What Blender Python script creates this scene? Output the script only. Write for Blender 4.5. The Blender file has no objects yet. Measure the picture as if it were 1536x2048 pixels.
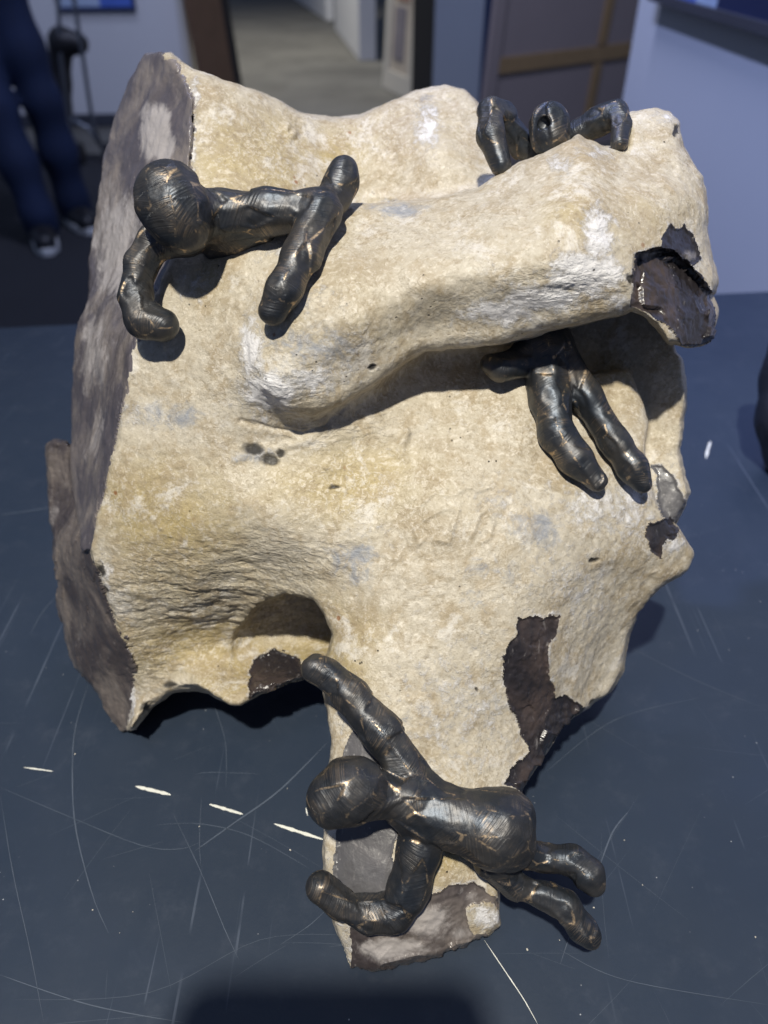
import bpy, math, random, mathutils
import numpy as np
from mathutils import Vector

random.seed(4)
RNG = np.random.default_rng(7)
SC = bpy.context.scene
COL = SC.collection
R = math.radians

# ------------------------------------------------------------------ camera
F, CX, CY = 1547.0, 768.0, 1024.0          # photograph: focal length and centre in its pixels
PITCH, CAMH = R(38.0), 0.40                # table top is z = 0
CP, SP = math.cos(PITCH), math.sin(PITCH)
cam_d = bpy.data.cameras.new("camera")
cam = bpy.data.objects.new("camera", cam_d); COL.objects.link(cam)
cam.location = (0, 0, CAMH); cam.rotation_euler = (R(90) - PITCH, 0, 0)
cam_d.sensor_fit = 'VERTICAL'; cam_d.sensor_height = 36.0; cam_d.lens = 36.0 * F / 2048.0
cam_d.clip_start = 0.02; cam_d.clip_end = 100
cam_d.dof.use_dof = True; cam_d.dof.focus_distance = 0.365; cam_d.dof.aperture_fstop = 6.8
SC.camera = cam
SC.view_settings.view_transform = 'Standard'; SC.view_settings.look = 'None'
SC.view_settings.exposure = 0.0; SC.view_settings.gamma = 1.0

# ------------------------------------------------------------------ hall ambience and lamps
W = bpy.data.worlds.new("World"); SC.world = W; W.use_nodes = True
bg = W.node_tree.nodes['Background']
bg.inputs[0].default_value = (0.14, 0.19, 0.34, 1); bg.inputs[1].default_value = 0.46

def lamp(name, kind, loc, target, energy, color, **kw):
    d = bpy.data.lights.new(name, kind); d.energy = energy; d.color = color
    for k, v in kw.items(): setattr(d, k, v)
    o = bpy.data.objects.new(name, d); COL.objects.link(o); o.location = loc
    o.rotation_euler = (Vector(target) - Vector(loc)).to_track_quat('-Z', 'Y').to_euler()
    return o
lamp('spotlight_over_table', 'SPOT', (-0.24, -0.80, 2.55), (0.0, 0.14, 0.1), 395, (1.0, 0.94, 0.81),
     shadow_soft_size=0.05, spot_size=R(44), spot_blend=1.0)
lamp('ceiling_panel_lamp', 'AREA', (-0.55, -0.25, 2.5), (0, 0.3, 0), 6, (0.60, 0.74, 1.0), shape='RECTANGLE', size=0.6, size_y=0.6)
lamp('wall_washer_lamp', 'SPOT', (-0.7, 0.9, 2.3), (0.95, 1.5, -0.1), 205, (0.42, 0.52, 1.0), shadow_soft_size=0.05, spot_size=R(62), spot_blend=0.6)
lamp('aisle_lamp', 'SPOT', (-1.6, 8.2, 3.2), (-1.2, 8.6, -0.75), 560, (1.0, 0.97, 0.90), shadow_soft_size=0.15, spot_size=R(120), spot_blend=0.8)
lamp('booth_lamp', 'AREA', (-0.1, 2.3, 2.6), (0.35, 4.6, 0.2), 60, (0.62, 0.68, 1.0), shape='RECTANGLE', size=0.8, size_y=0.3)
lamp('left_wall_lamp', 'SPOT', (-1.45, 4.3, 2.5), (-1.55, 5.25, 0.35), 62, (0.62, 0.70, 1.0), shadow_soft_size=0.1, spot_size=R(64), spot_blend=0.8)

# ------------------------------------------------------------------ maths helpers
def P(px, py, z):
    """pixel of the photograph and axial distance -> world"""
    px = np.asarray(px, float); py = np.asarray(py, float); z = np.asarray(z, float)
    x = (px - CX) / F * z; y = (py - CY) / F * z
    return np.stack([x, -y * SP + z * CP, CAMH - y * CP - z * SP], -1)
def to_px(p):
    q = np.asarray(p, float) - np.array([0, 0, CAMH])
    z = q[:, 1] * CP - q[:, 2] * SP; up = q[:, 1] * SP + q[:, 2] * CP
    return q[:, 0] / z * F + CX, CY - up / z * F, z
def on_plane(px, py, level=0.0):
    z = (CAMH - level) / (SP + (py - CY) / F * CP)
    return Vector(P(px, py, z))
def at_y(px, py, Y):
    z = Y / (CP - (py - CY) / F * SP)
    return Vector(P(px, py, z))

def _hash(ix, iy, iz, seed):
    h = (ix.astype(np.uint32) * np.uint32(374761393) + iy.astype(np.uint32) * np.uint32(668265263)
         + iz.astype(np.uint32) * np.uint32(2147483647) + np.uint32(seed * 974634777 % 4294967295))
    h = (h ^ (h >> np.uint32(13))) * np.uint32(1274126177)
    h = h ^ (h >> np.uint32(16))
    return (h & np.uint32(65535)).astype(np.float32) / 32767.5 - 1.0
def noise(p, freq, seed=1, octaves=1, gain=0.5):
    out = np.zeros(len(p), np.float32); a = 1.0
    for o in range(octaves):
        q = p * (freq * 2.0 ** o) + 37.7 * (o + 1) + 500
        i = np.floor(q).astype(np.int64); f = (q - i).astype(np.float32); f = f * f * f * (f * (f * 6 - 15) + 10)
        r = 0
        for dx in (0, 1):
            wx = f[:, 0] if dx else 1 - f[:, 0]
            for dy in (0, 1):
                wy = f[:, 1] if dy else 1 - f[:, 1]
                for dz in (0, 1):
                    wz = f[:, 2] if dz else 1 - f[:, 2]
                    r = r + wx * wy * wz * _hash(i[:, 0] + dx, i[:, 1] + dy, i[:, 2] + dz, seed + o)
        out += a * r; a *= gain
    return out
def sstep(a, b, x):
    t = np.clip((x - a) / (b - a), 0, 1); return t * t * (3 - 2 * t)

def poly_sd(poly, X, Y):
    """signed distance in pixels, positive inside"""
    poly = np.asarray(poly, float); d = np.full(X.shape, 1e18); ins = np.zeros(X.shape, bool)
    n = len(poly)
    for i in range(n):
        a = poly[i]; b = poly[(i + 1) % n]; e = b - a
        t = np.clip(((X - a[0]) * e[0] + (Y - a[1]) * e[1]) / max(e @ e, 1e-9), 0, 1)
        d = np.minimum(d, (X - a[0] - t * e[0]) ** 2 + (Y - a[1] - t * e[1]) ** 2)
        c = ((a[1] > Y) != (b[1] > Y))
        with np.errstate(divide='ignore', invalid='ignore'):
            ins ^= c & (X < (b[0] - a[0]) * (Y - a[1]) / (b[1] - a[1] + 1e-12) + a[0])
    d = np.sqrt(d); return np.where(ins, d, -d)
def line_d(pts, X, Y):
    d = np.full(X.shape, 1e18)
    for a, b in zip(np.asarray(pts, float)[:-1], np.asarray(pts, float)[1:]):
        e = b - a; t = np.clip(((X - a[0]) * e[0] + (Y - a[1]) * e[1]) / max(e @ e, 1e-9), 0, 1)
        d = np.minimum(d, (X - a[0] - t * e[0]) ** 2 + (Y - a[1] - t * e[1]) ** 2)
    return np.sqrt(d)
def rbf(ctrl, X, Y, c=45.0):
    c3 = np.asarray(ctrl, float); x, y, v = c3[:, 0] / 100, c3[:, 1] / 100, c3[:, 2]
    cc = (c / 100) ** 2; n = len(x)
    A = np.sqrt((x[:, None] - x) ** 2 + (y[:, None] - y) ** 2 + cc)
    A[np.arange(n), np.arange(n)] -= 0.05
    M = np.zeros((n + 3, n + 3)); M[:n, :n] = A
    M[:n, n] = 1; M[:n, n + 1] = x; M[:n, n + 2] = y; M[n:, :n] = M[:n, n:].T
    w = np.linalg.solve(M, np.concatenate([v, np.zeros(3)]))
    out = w[n] + w[n + 1] * X / 100 + w[n + 2] * Y / 100
    for i in range(n):
        out = out + w[i] * np.sqrt((X / 100 - x[i]) ** 2 + (Y / 100 - y[i]) ** 2 + cc)
    return out
def smin(a, b, k):
    h = np.maximum(k - np.abs(a - b), 0) / k
    return np.minimum(a, b) - h * h * k * np.float32(0.25)

def surface_nets(f):
    s = f < 0
    c = s[:-1, :-1, :-1].astype(np.int8).copy(); offs = [(i, j, k) for i in (0, 1) for j in (0, 1) for k in (0, 1)]
    for (i, j, k) in offs[1:]:
        c += s[i:f.shape[0] - 1 + i, j:f.shape[1] - 1 + j, k:f.shape[2] - 1 + k]
    I = np.nonzero((c > 0) & (c < 8)); idx = np.full(c.shape, -1, np.int32); idx[I] = np.arange(len(I[0]))
    v = {o: f[I[0] + o[0], I[1] + o[1], I[2] + o[2]] for o in offs}
    acc = np.zeros((len(I[0]), 3)); cnt = np.zeros(len(I[0]))
    for a in offs:
        for ax in range(3):
            if a[ax] == 0:
                b = list(a); b[ax] = 1; b = tuple(b)
                x = (v[a] < 0) != (v[b] < 0)
                t = np.where(x, v[a] / np.where(x, v[a] - v[b], 1), 0)
                p = np.array(a, float)[None, :].repeat(len(t), 0); p[:, ax] = t
                acc[x] += p[x]; cnt[x] += 1
    V = acc / cnt[:, None] + np.stack(I, 1)
    Q = []
    for ax in range(3):
        a = [slice(None)] * 3; b = [slice(None)] * 3; a[ax] = slice(0, -1); b[ax] = slice(1, None)
        sa, sb = s[tuple(a)], s[tuple(b)]
        E = np.stack(np.nonzero(sa != sb), 1)
        o1, o2 = [(1, 2), (2, 0), (0, 1)][ax]
        ok = (E[:, o1] > 0) & (E[:, o2] > 0) & (E[:, o1] < f.shape[o1] - 1) & (E[:, o2] < f.shape[o2] - 1)
        E = E[ok]; fl = sa[tuple(E.T)]
        def g(d1, d2):
            q = E.copy(); q[:, o1] -= d1; q[:, o2] -= d2; return idx[tuple(q.T)]
        q = np.stack([g(1, 1), g(0, 1), g(0, 0), g(1, 0)], 1)
        q[~fl] = q[~fl][:, ::-1]; Q.append(q)
    Q = np.concatenate(Q); Q = Q[(Q >= 0).all(1)]
    return V, Q
def edges_of(Q):
    e = np.sort(np.concatenate([Q[:, [0, 1]], Q[:, [1, 2]], Q[:, [2, 3]], Q[:, [3, 0]]]), 1)
    key = e[:, 0].astype(np.int64) * (Q.max() + 1) + e[:, 1]
    u, inv = np.unique(key, return_inverse=True)
    return np.stack([u // (Q.max() + 1), u % (Q.max() + 1)], 1), inv.reshape(4, -1)
def smooth(V, Q, n, lam=0.5):
    e, _ = edges_of(Q); N = len(V)
    deg = np.bincount(e.ravel(), minlength=N).clip(1)
    for _ in range(n):
        S = np.stack([np.bincount(e[:, 0], V[e[:, 1], k], N) + np.bincount(e[:, 1], V[e[:, 0], k], N) for k in range(3)], 1)
        V = V + lam * (S / deg[:, None] - V)
    return V
def subdivide(V, Q):
    e, inv = edges_of(Q); n0 = len(V); n1 = len(e)
    V2 = np.concatenate([V, V[e].mean(1), V[Q].mean(1)])
    m = n0 + inv; c = n0 + n1 + np.arange(len(Q))
    return V2, np.concatenate([np.stack([Q[:, 0], m[0], c, m[3]], 1), np.stack([Q[:, 1], m[1], c, m[0]], 1),
                               np.stack([Q[:, 2], m[2], c, m[1]], 1), np.stack([Q[:, 3], m[3], c, m[2]], 1)])
def normals(V, Q):
    n = np.cross(V[Q[:, 2]] - V[Q[:, 0]], V[Q[:, 3]] - V[Q[:, 1]]); N = np.zeros_like(V)
    for j in range(4):
        for k in range(3): N[:, k] += np.bincount(Q[:, j], n[:, k], len(V))
    return N / np.maximum(np.linalg.norm(N, axis=1), 1e-12)[:, None]

# ------------------------------------------------------------------ object helpers
def tag(o, label=None, cat=None, group=None, kind=None):
    if label: o['label'] = label
    if cat: o['category'] = cat
    if group: o['group'] = group
    if kind: o['kind'] = kind
    return o
def empty(name, loc, label, cat, group=None):
    o = bpy.data.objects.new(name, None); COL.objects.link(o); o.location = loc; o.empty_display_size = 0.05
    return tag(o, label, cat, group)
def mesh_np(name, V, Q, m, parent=None, attrs=None, flat=False):
    me = bpy.data.meshes.new(name); V = np.asarray(V, np.float32)
    if parent is not None: V = V - np.array(parent.location, np.float32)
    nq = Q.shape[1]
    me.vertices.add(len(V)); me.vertices.foreach_set('co', V.ravel())
    me.loops.add(Q.size); me.loops.foreach_set('vertex_index', Q.astype(np.int32).ravel())
    me.polygons.add(len(Q)); me.polygons.foreach_set('loop_start', np.arange(0, Q.size, nq, dtype=np.int32))
    me.polygons.foreach_set('use_smooth', np.full(len(Q), not flat))
    for k, v in (attrs or {}).items():
        me.attributes.new(k, 'FLOAT', 'POINT').data.foreach_set('value', np.asarray(v, np.float32))
    me.update(calc_edges=True); me.validate()
    me.materials.append(m)
    o = bpy.data.objects.new(name, me); COL.objects.link(o)
    if parent is not None: o.parent = parent
    return o
class MB:
    """collects bevelled boxes, tubes and strips into one mesh"""
    def __init__(s): s.v = []; s.f = []
    def add(s, vs, fs):
        b = len(s.v); s.v += [tuple(v) for v in vs]; s.f += [tuple(b + i for i in f) for f in fs]
    def hexa(s, c8):
        s.add(c8, [(0, 3, 2, 1), (4, 5, 6, 7), (0, 1, 5, 4), (1, 2, 6, 5), (2, 3, 7, 6), (3, 0, 4, 7)])
    def slab(s, a, b, t, h, z0=0.0, lean=(0, 0, 0)):
        """upright slab whose front foot runs from a to b, t thick (away from the front), h high"""
        a = Vector((a[0], a[1], z0)); b = Vector((b[0], b[1], z0)); d = (b - a).normalized()
        n = Vector((-d.y, d.x, 0)) * t; up = Vector((0, 0, h)) + Vector(lean)
        s.hexa([a, b, b + n, a + n, a + up, b + up, b + n + up, a + n + up])
    def box(s, c, size, rot=None):
        c = Vector(c); h = Vector(size) / 2; q = []
        for z in (-1, 1):
            for x, y in ((-1, -1), (1, -1), (1, 1), (-1, 1)):
                v = Vector((x * h.x, y * h.y, z * h.z)); q.append(c + (rot @ v if rot else v))
        s.hexa(q)
    def tube(s, pts, r, n=10):
        pts = [Vector(p) for p in pts]; rings = []
        for i, p in enumerate(pts):
            d = (pts[min(i + 1, len(pts) - 1)] - pts[max(i - 1, 0)]).normalized()
            u = d.orthogonal().normalized() if i == 0 else (u - d * u.dot(d)).normalized()
            w = d.cross(u); rr = r[i] if isinstance(r, (list, tuple)) else r
            rings.append([p + (u * math.cos(2 * math.pi * k / n) + w * math.sin(2 * math.pi * k / n)) * rr for k in range(n)])
        fs = [(i * n + k, i * n + (k + 1) % n, (i + 1) * n + (k + 1) % n, (i + 1) * n + k) for i in range(len(pts) - 1) for k in range(n)]
        fs += [tuple(range(n))[::-1], tuple((len(pts) - 1) * n + k for k in range(n))]
        s.add([v for q in rings for v in q], fs)
    def strip(s, pts, w, z):
        """thin flat mark lying on a level plane; w is a list of widths"""
        pts = [Vector((p[0], p[1], z)) for p in pts]; L = []
        for i, p in enumerate(pts):
            d = (pts[min(i + 1, len(pts) - 1)] - pts[max(i - 1, 0)]).normalized(); n = Vector((-d.y, d.x, 0))
            L += [p + n * w[i] / 2, p - n * w[i] / 2]
        s.add(L, [(2 * i, 2 * i + 1, 2 * i + 3, 2 * i + 2) for i in range(len(pts) - 1)])
    def build(s, name, m, parent=None, bevel=0.0, smooth_=False):
        me = bpy.data.meshes.new(name)
        off = Vector(parent.location) if parent is not None else Vector((0, 0, 0))
        me.from_pydata([tuple(Vector(v) - off) for v in s.v], [], s.f); me.update()
        if smooth_: me.polygons.foreach_set('use_smooth', [True] * len(me.polygons))
        me.materials.append(m)
        o = bpy.data.objects.new(name, me); COL.objects.link(o)
        if parent is not None: o.parent = parent
        if bevel:
            b = o.modifiers.new('bevel', 'BEVEL'); b.width = bevel; b.segments = 2; b.limit_method = 'ANGLE'
        return o

# ------------------------------------------------------------------ materials
class NT:
    def __init__(s, name):
        s.m = bpy.data.materials.new(name); s.m.use_nodes = True; s.t = s.m.node_tree; s.b = s.t.nodes['Principled BSDF']
    def n(s, typ, ins=None, **kw):
        q = s.t.nodes.new(typ)
        for k, v in kw.items(): setattr(q, k, v)
        for k, v in (ins or {}).items(): s.set(q.inputs[k], v)
        return q
    def set(s, sock, v):
        if isinstance(v, bpy.types.NodeSocket): s.t.links.new(v, sock)
        elif isinstance(v, bpy.types.Node): s.t.links.new(v.outputs[0], sock)
        else: sock.default_value = v
    def P(s, **kw):
        for k, v in kw.items(): s.set(s.b.inputs[k.replace('_', ' ')], v)
    def coord(s): return s.n('ShaderNodeTexCoord').outputs['Object']
    def map(s, v, scale=(1, 1, 1), rot=(0, 0, 0)): return s.n('ShaderNodeMapping', {0: v, 'Scale': scale, 'Rotation': rot})
    def noise(s, v, scale, detail=4, rough=0.55, dist=0.0):
        return s.n('ShaderNodeTexNoise', {'Vector': v, 'Scale': scale, 'Detail': detail, 'Roughness': rough, 'Distortion': dist}).outputs[0]
    def voro(s, v, scale, feature='F1', rnd=1.0):
        return s.n('ShaderNodeTexVoronoi', {'Vector': v, 'Scale': scale, 'Randomness': rnd}, feature=feature).outputs[0]
    def attr(s, name): return s.n('ShaderNodeAttribute', attribute_name=name).outputs['Fac']
    def ramp(s, fac, a, b, lo=0.0, hi=1.0):
        return s.n('ShaderNodeMapRange', {0: fac, 1: a, 2: b, 3: lo, 4: hi}, interpolation_type='SMOOTHSTEP').outputs[0]
    def math(s, op, a, b=0.0, c=0.0): return s.n('ShaderNodeMath', {0: a, 1: b, 2: c}, operation=op).outputs[0]
    def mix(s, fac, a, b, mode='MIX'):
        q = s.n('ShaderNodeMix', data_type='RGBA', blend_type=mode)
        s.set(q.inputs[0], fac); s.set(q.inputs[6], a if not isinstance(a, tuple) else (*a, 1)); s.set(q.inputs[7], b if not isinstance(b, tuple) else (*b, 1))
        return q.outputs[2]
    def bump(s, h, strength, dist, normal=None):
        ins = {'Strength': strength, 'Distance': dist, 'Height': h}
        if normal: ins['Normal'] = normal
        return s.n('ShaderNodeBump', ins).outputs[0]

def plain(name, col, rough=0.6, var=0.15, scale=12.0, bump=0.0, bscale=200.0, **kw):
    n = NT(name); c = n.coord()
    dark = tuple(x * (1 - var) for x in col); light = tuple(min(1, x * (1 + var)) for x in col)
    n.P(Base_Color=n.mix(n.noise(c, scale, 5), dark, light), Roughness=rough, **kw)
    if bump: n.P(Normal=n.bump(n.noise(c, bscale, 4), bump, 0.002))
    return n.m

def mat_cortex():
    n = NT('chalky flint cortex'); c = n.coord()
    zone = n.ramp(n.noise(c, 28, 3, 0.6), 0.38, 0.62)
    fib = n.mix(zone, n.noise(c, 430, 3, 0.65, 0.9), n.noise(n.map(c, (1, 1.7, 0.8), (0.5, 0.3, 0.8)), 270, 4, 0.65, 0.6))
    grain = n.noise(c, 620, 3, 0.75)
    mid = n.noise(c, 70, 5, 0.65, 0.4)
    big = n.noise(c, 17, 4, 0.55)
    fine = n.noise(c, 900, 2, 0.6)
    ochre = n.ramp(n.math('ADD', n.attr('ochre'), n.math('MULTIPLY', n.math('SUBTRACT', big, 0.5), 1.5)), -0.05, 0.75)
    col = n.mix(ochre, (0.50, 0.45, 0.36), (0.40, 0.315, 0.15))
    col = n.mix(n.math('MULTIPLY', n.ramp(n.noise(c, 24, 8, 0.76, 0.5), 0.47, 0.60), 0.72), col, (0.34, 0.275, 0.18))
    col = n.mix(n.math('MULTIPLY', n.ramp(mid, 0.48, 0.64), 0.6), col, (0.36, 0.285, 0.18))
    col = n.mix(n.math('MULTIPLY', n.ramp(n.noise(c, 36, 8, 0.78, 0.3), 0.53, 0.64), 0.75), col, (0.66, 0.63, 0.58))
    col = n.mix(n.math('MULTIPLY', n.ramp(fib, 0.50, 0.64), 0.5), col, (0.70, 0.645, 0.55))
    col = n.mix(n.math('MULTIPLY', n.ramp(fib, 0.46, 0.34), 0.45), col, (0.23, 0.175, 0.105))
    col = n.mix(n.math('MULTIPLY', n.ramp(grain, 0.42, 0.32), 0.38), col, (0.20, 0.155, 0.10))
    col = n.mix(n.math('MULTIPLY', n.ramp(grain, 0.60, 0.70), 0.32), col, (0.78, 0.74, 0.66))
    blue = n.ramp(n.math('ADD', n.attr('blue'), n.math('MULTIPLY', n.math('SUBTRACT', n.noise(c, 110, 6, 0.75, 0.8), 0.5), 2.4)), 0.35, 1.05)
    col = n.mix(n.math('MULTIPLY', blue, 0.75), col, (0.22, 0.25, 0.31))
    chalk = n.ramp(n.math('ADD', n.attr('chalk'), n.math('MULTIPLY', n.math('SUBTRACT', n.noise(c, 170, 7, 0.78, 0.3), 0.5), 2.6)), 0.34, 0.95)
    col = n.mix(n.math('MULTIPLY', chalk, 0.9), col, (0.80, 0.79, 0.80))
    speck = n.math('MULTIPLY', n.ramp(n.voro(c, 230), 0.15, 0.07), n.ramp(n.noise(c, 45, 3), 0.60, 0.68))
    col = n.mix(n.math('MULTIPLY', speck, 0.85), col, (0.05, 0.045, 0.04))
    rust = n.math('MULTIPLY', n.ramp(n.voro(n.map(c, (1, 1, 1), (0.4, 0.9, 0.2)), 75), 0.12, 0.06), n.ramp(big, 0.55, 0.62))
    col = n.mix(n.math('MULTIPLY', rust, 0.8), col, (0.25, 0.10, 0.03))
    col = n.mix(n.math('MULTIPLY', n.attr('dark'), 0.93), col, (0.02, 0.018, 0.017))
    rough = n.attr('rough')
    flaky = n.noise(n.map(c, (1, 1, 2.6)), 150, 5, 0.65, 0.7)
    h = n.math('MULTIPLY_ADD', fib, 0.34, n.math('MULTIPLY_ADD', mid, 0.7, n.math('MULTIPLY', fine, 0.12)))
    h = n.math('MULTIPLY_ADD', n.math('MULTIPLY', chalk, n.noise(c, 380, 5, 0.75)), 0.55, h)
    h = n.math('MULTIPLY_ADD', n.math('MULTIPLY', rough, flaky), 3.2, h)
    h = n.math('MULTIPLY_ADD', speck, -0.9, h)
    n.P(Base_Color=col, Roughness=n.math('MULTIPLY_ADD', fib, -0.45, 0.74), Specular_IOR_Level=0.5, Normal=n.bump(h, 0.85, 0.0017))
    return n.m
def mat_flint(name, dark, brown, grey, greyness, rough=0.34):
    n = NT(name); c = n.coord()
    a = n.noise(c, 26, 5, 0.6, 0.8); b = n.noise(n.map(c, (1.6, 1, 0.35), (0.25, 0.1, 0)), 180, 4, 0.7, 0.5)
    col = n.mix(n.ramp(a, 0.40, 0.66), dark, brown)
    g = n.ramp(n.math('ADD', n.attr('grey'), n.math('MULTIPLY', n.math('SUBTRACT', n.noise(c, 42, 9, 0.74, 0.8), 0.5), 1.7)), 0.40 - greyness, 0.85 - greyness)
    col = n.mix(g, col, grey)
    col = n.mix(n.math('MULTIPLY', n.ramp(b, 0.60, 0.72), 0.22), col, (0.48, 0.45, 0.44))
    spk = n.ramp(n.voro(c, 260), 0.16, 0.08)
    col = n.mix(n.math('MULTIPLY', n.math('MULTIPLY', spk, n.ramp(n.noise(c, 60, 3), 0.52, 0.62)), 0.4), col, (0.50, 0.48, 0.47))
    h = n.math('MULTIPLY_ADD', b, 0.45, n.math('MULTIPLY_ADD', n.noise(c, 70, 4, 0.6, 0.6), 1.3, n.math('MULTIPLY', n.voro(n.map(c, (1, 1, 0.6)), 120), 0.8)))
    n.P(Base_Color=col, Roughness=n.math('MULTIPLY_ADD', b, 0.30, rough - 0.17), Specular_IOR_Level=0.6, Normal=n.bump(h, 0.45, 0.0016),
        Coat_Weight=0.3, Coat_Roughness=0.18)
    return n.m
def mat_bronze():
    n = NT('file-marked dark bronze'); c = n.coord()
    w = n.math('MULTIPLY', n.attr('file'), 1.0)
    lines = n.n('ShaderNodeTexNoise', {'W': w, 'Scale': 1.0, 'Detail': 2.0, 'Roughness': 0.6}, noise_dimensions='1D').outputs[0]
    patch = n.noise(c, 85, 4, 0.6)
    edge = n.math('MULTIPLY', n.ramp(n.attr('edge'), 0.55, 0.95), n.ramp(n.noise(c, 150, 4, 0.75), 0.50, 0.64))
    pat = n.noise(c, 60, 5, 0.6)
    col = n.mix(n.ramp(pat, 0.35, 0.65), (0.055, 0.064, 0.078), (0.110, 0.106, 0.104))
    rub = n.math('MULTIPLY', n.ramp(patch, 0.50, 0.68), n.ramp(lines, 0.42, 0.62))
    col = n.mix(n.math('MULTIPLY', rub, 0.42), col, (0.46, 0.35, 0.24))
    fade = n.ramp(n.attr('edge'), 0.9, 0.3)
    fade = n.math('MULTIPLY', fade, n.ramp(n.noise(c, 70, 3, 0.6), 0.36, 0.62, 0.25, 1.0))
    lines = n.math('MULTIPLY_ADD', n.math('SUBTRACT', lines, 0.5), fade, 0.5)
    col = n.mix(n.math('MULTIPLY', edge, 0.85), col, (0.68, 0.50, 0.31))  # bare bronze on facet edges, brightened by ridge glints painted into the colour
    h = n.math('MULTIPLY_ADD', lines, 1.0, n.math('MULTIPLY', n.noise(c, 420, 3), 0.5))
    n.P(Base_Color=col, Metallic=0.78, Roughness=n.math('MULTIPLY_ADD', pat, 0.24, 0.33), Normal=n.bump(h, 0.62, 0.0006))
    return n.m
def mat_table():
    n = NT('scratched dark laminate'); c = n.coord()
    a = n.noise(c, 9, 6, 0.6); blot = n.ramp(n.noise(c, 40, 6, 0.75), 0.50, 0.75)
    col = n.mix(a, (0.016, 0.026, 0.046), (0.026, 0.039, 0.064))
    col = n.mix(n.math('MULTIPLY', blot, 0.30), col, (0.06, 0.072, 0.10))
    scr = None
    for i, (ang, sx) in enumerate(((0.15, 1), (0.75, 1), (1.35, 1), (2.2, 1), (2.75, 1))):
        v = n.map(c, (260, 2.2, 1), (0, 0, ang))
        q = n.math('MULTIPLY', n.ramp(n.noise(v, 1.0, 2, 0.5), 0.70, 0.76), n.ramp(n.noise(c, 14 + 3 * i, 2), 0.47, 0.60))
        scr = q if scr is None else n.math('MAXIMUM', scr, q)
    col = n.mix(n.math('MULTIPLY', scr, 0.30), col, (0.15, 0.18, 0.24))
    dust = n.math('MULTIPLY', n.ramp(n.voro(c, 130), 0.055, 0.03), n.ramp(n.noise(c, 23, 2), 0.50, 0.60))
    col = n.mix(n.math('MULTIPLY', dust, 0.7), col, (0.55, 0.57, 0.6))
    n.P(Base_Color=col, Roughness=n.math('MULTIPLY_ADD', n.noise(c, 22, 6, 0.7), 0.30, 0.30), Specular_IOR_Level=0.45, Normal=n.bump(n.noise(c, 500, 3), 0.06, 0.0008))
    return n.m
M = {}
M['cortex'] = mat_cortex()
M['flint_grey'] = mat_flint('grey banded flint', (0.105, 0.094, 0.106), (0.23, 0.20, 0.185), (0.43, 0.40, 0.395), 0.14, 0.34)
M['flint_dark'] = mat_flint('dark brown flint', (0.022, 0.019, 0.021), (0.070, 0.052, 0.046), (0.27, 0.25, 0.245), -0.22, 0.34)
M['flint_dull'] = mat_flint('dull slate-grey flint', (0.10, 0.098, 0.105), (0.13, 0.124, 0.13), (0.19, 0.185, 0.19), -0.25, 0.48)
M['flint_brown'] = mat_flint('mottled brown flint', (0.060, 0.050, 0.050), (0.17, 0.145, 0.13), (0.38, 0.35, 0.335), 0.10, 0.33)
M['bronze'] = mat_bronze()
M['table'] = mat_table()
M['scratch'] = plain('bare scratch', (0.070, 0.090, 0.125), 0.6, 0.2, 90)
M['gouge'] = plain('white gouge', (0.72, 0.72, 0.66), 0.6, 0.12, 90)

# ------------------------------------------------------------------ floor and table
FLOOR = -0.75
mb = MB(); mb.add([(-14, -4, FLOOR), (14, -4, FLOOR), (14, 30, FLOOR), (-14, 30, FLOOR)], [(0, 1, 2, 3)])
n = NT('grey exhibition carpet'); c = n.coord()
n.P(Base_Color=n.mix(n.ramp(n.noise(c, 2.2, 6, 0.65), 0.3, 0.7), (0.115, 0.11, 0.095), (0.175, 0.168, 0.145)), Roughness=0.95,
    Normal=n.bump(n.noise(c, 160, 3), 0.4, 0.004))
tag(mb.build('floor', n.m), 'grey carpet floor of the exhibition hall', None, kind='structure')

mb = MB(); mb.add([(-6, -3, FLOOR + .004), (3.2, -3, FLOOR + .004), (3.2, 2.2, FLOOR + .004), (-0.6, 4.9, FLOOR + .004), (-6, 4.9, FLOOR + .004)], [(0, 1, 2, 3, 4)])
tag(mb.build('carpet', plain('dark stand carpet', (0.022, 0.023, 0.027), 0.95, 0.25, 3, 0.4, 160)), 'dark carpet laid over the floor of the stand', None, kind='structure')
bl = on_plane(0, 655); br = on_plane(1536, 582)
ed = (br - bl).normalized(); en = Vector((ed.y, -ed.x, 0))       # en points to the camera side
tl = bl - ed * 0.75; tr = br + ed * 0.22
table = empty('table', (0, 0.4, FLOOR), 'dark blue-grey scratched table top under the flint sculpture', 'table')
mb = MB(); a, b = tl + en * 1.55, tr + en * 1.55
mb.hexa([v + Vector((0, 0, dz)) for dz in (-0.03, 0.0) for v in (a, b, tr, tl)])
mb.build('tabletop', M['table'], table, bevel=0.002)
mleg = plain('grey steel', (0.12, 0.12, 0.13), 0.4, 0.1, 20, Metallic=0.7)
for q in (tl + ed * .06 + en * .06, tr - ed * .06 + en * .06, tl + ed * .06 + en * 1.49, tr - ed * .06 + en * 1.49):
    mb = MB(); mb.tube([(q.x, q.y, FLOOR), (q.x, q.y, -0.03)], 0.02, 14); mb.build('leg', mleg, table, smooth_=True)
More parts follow.
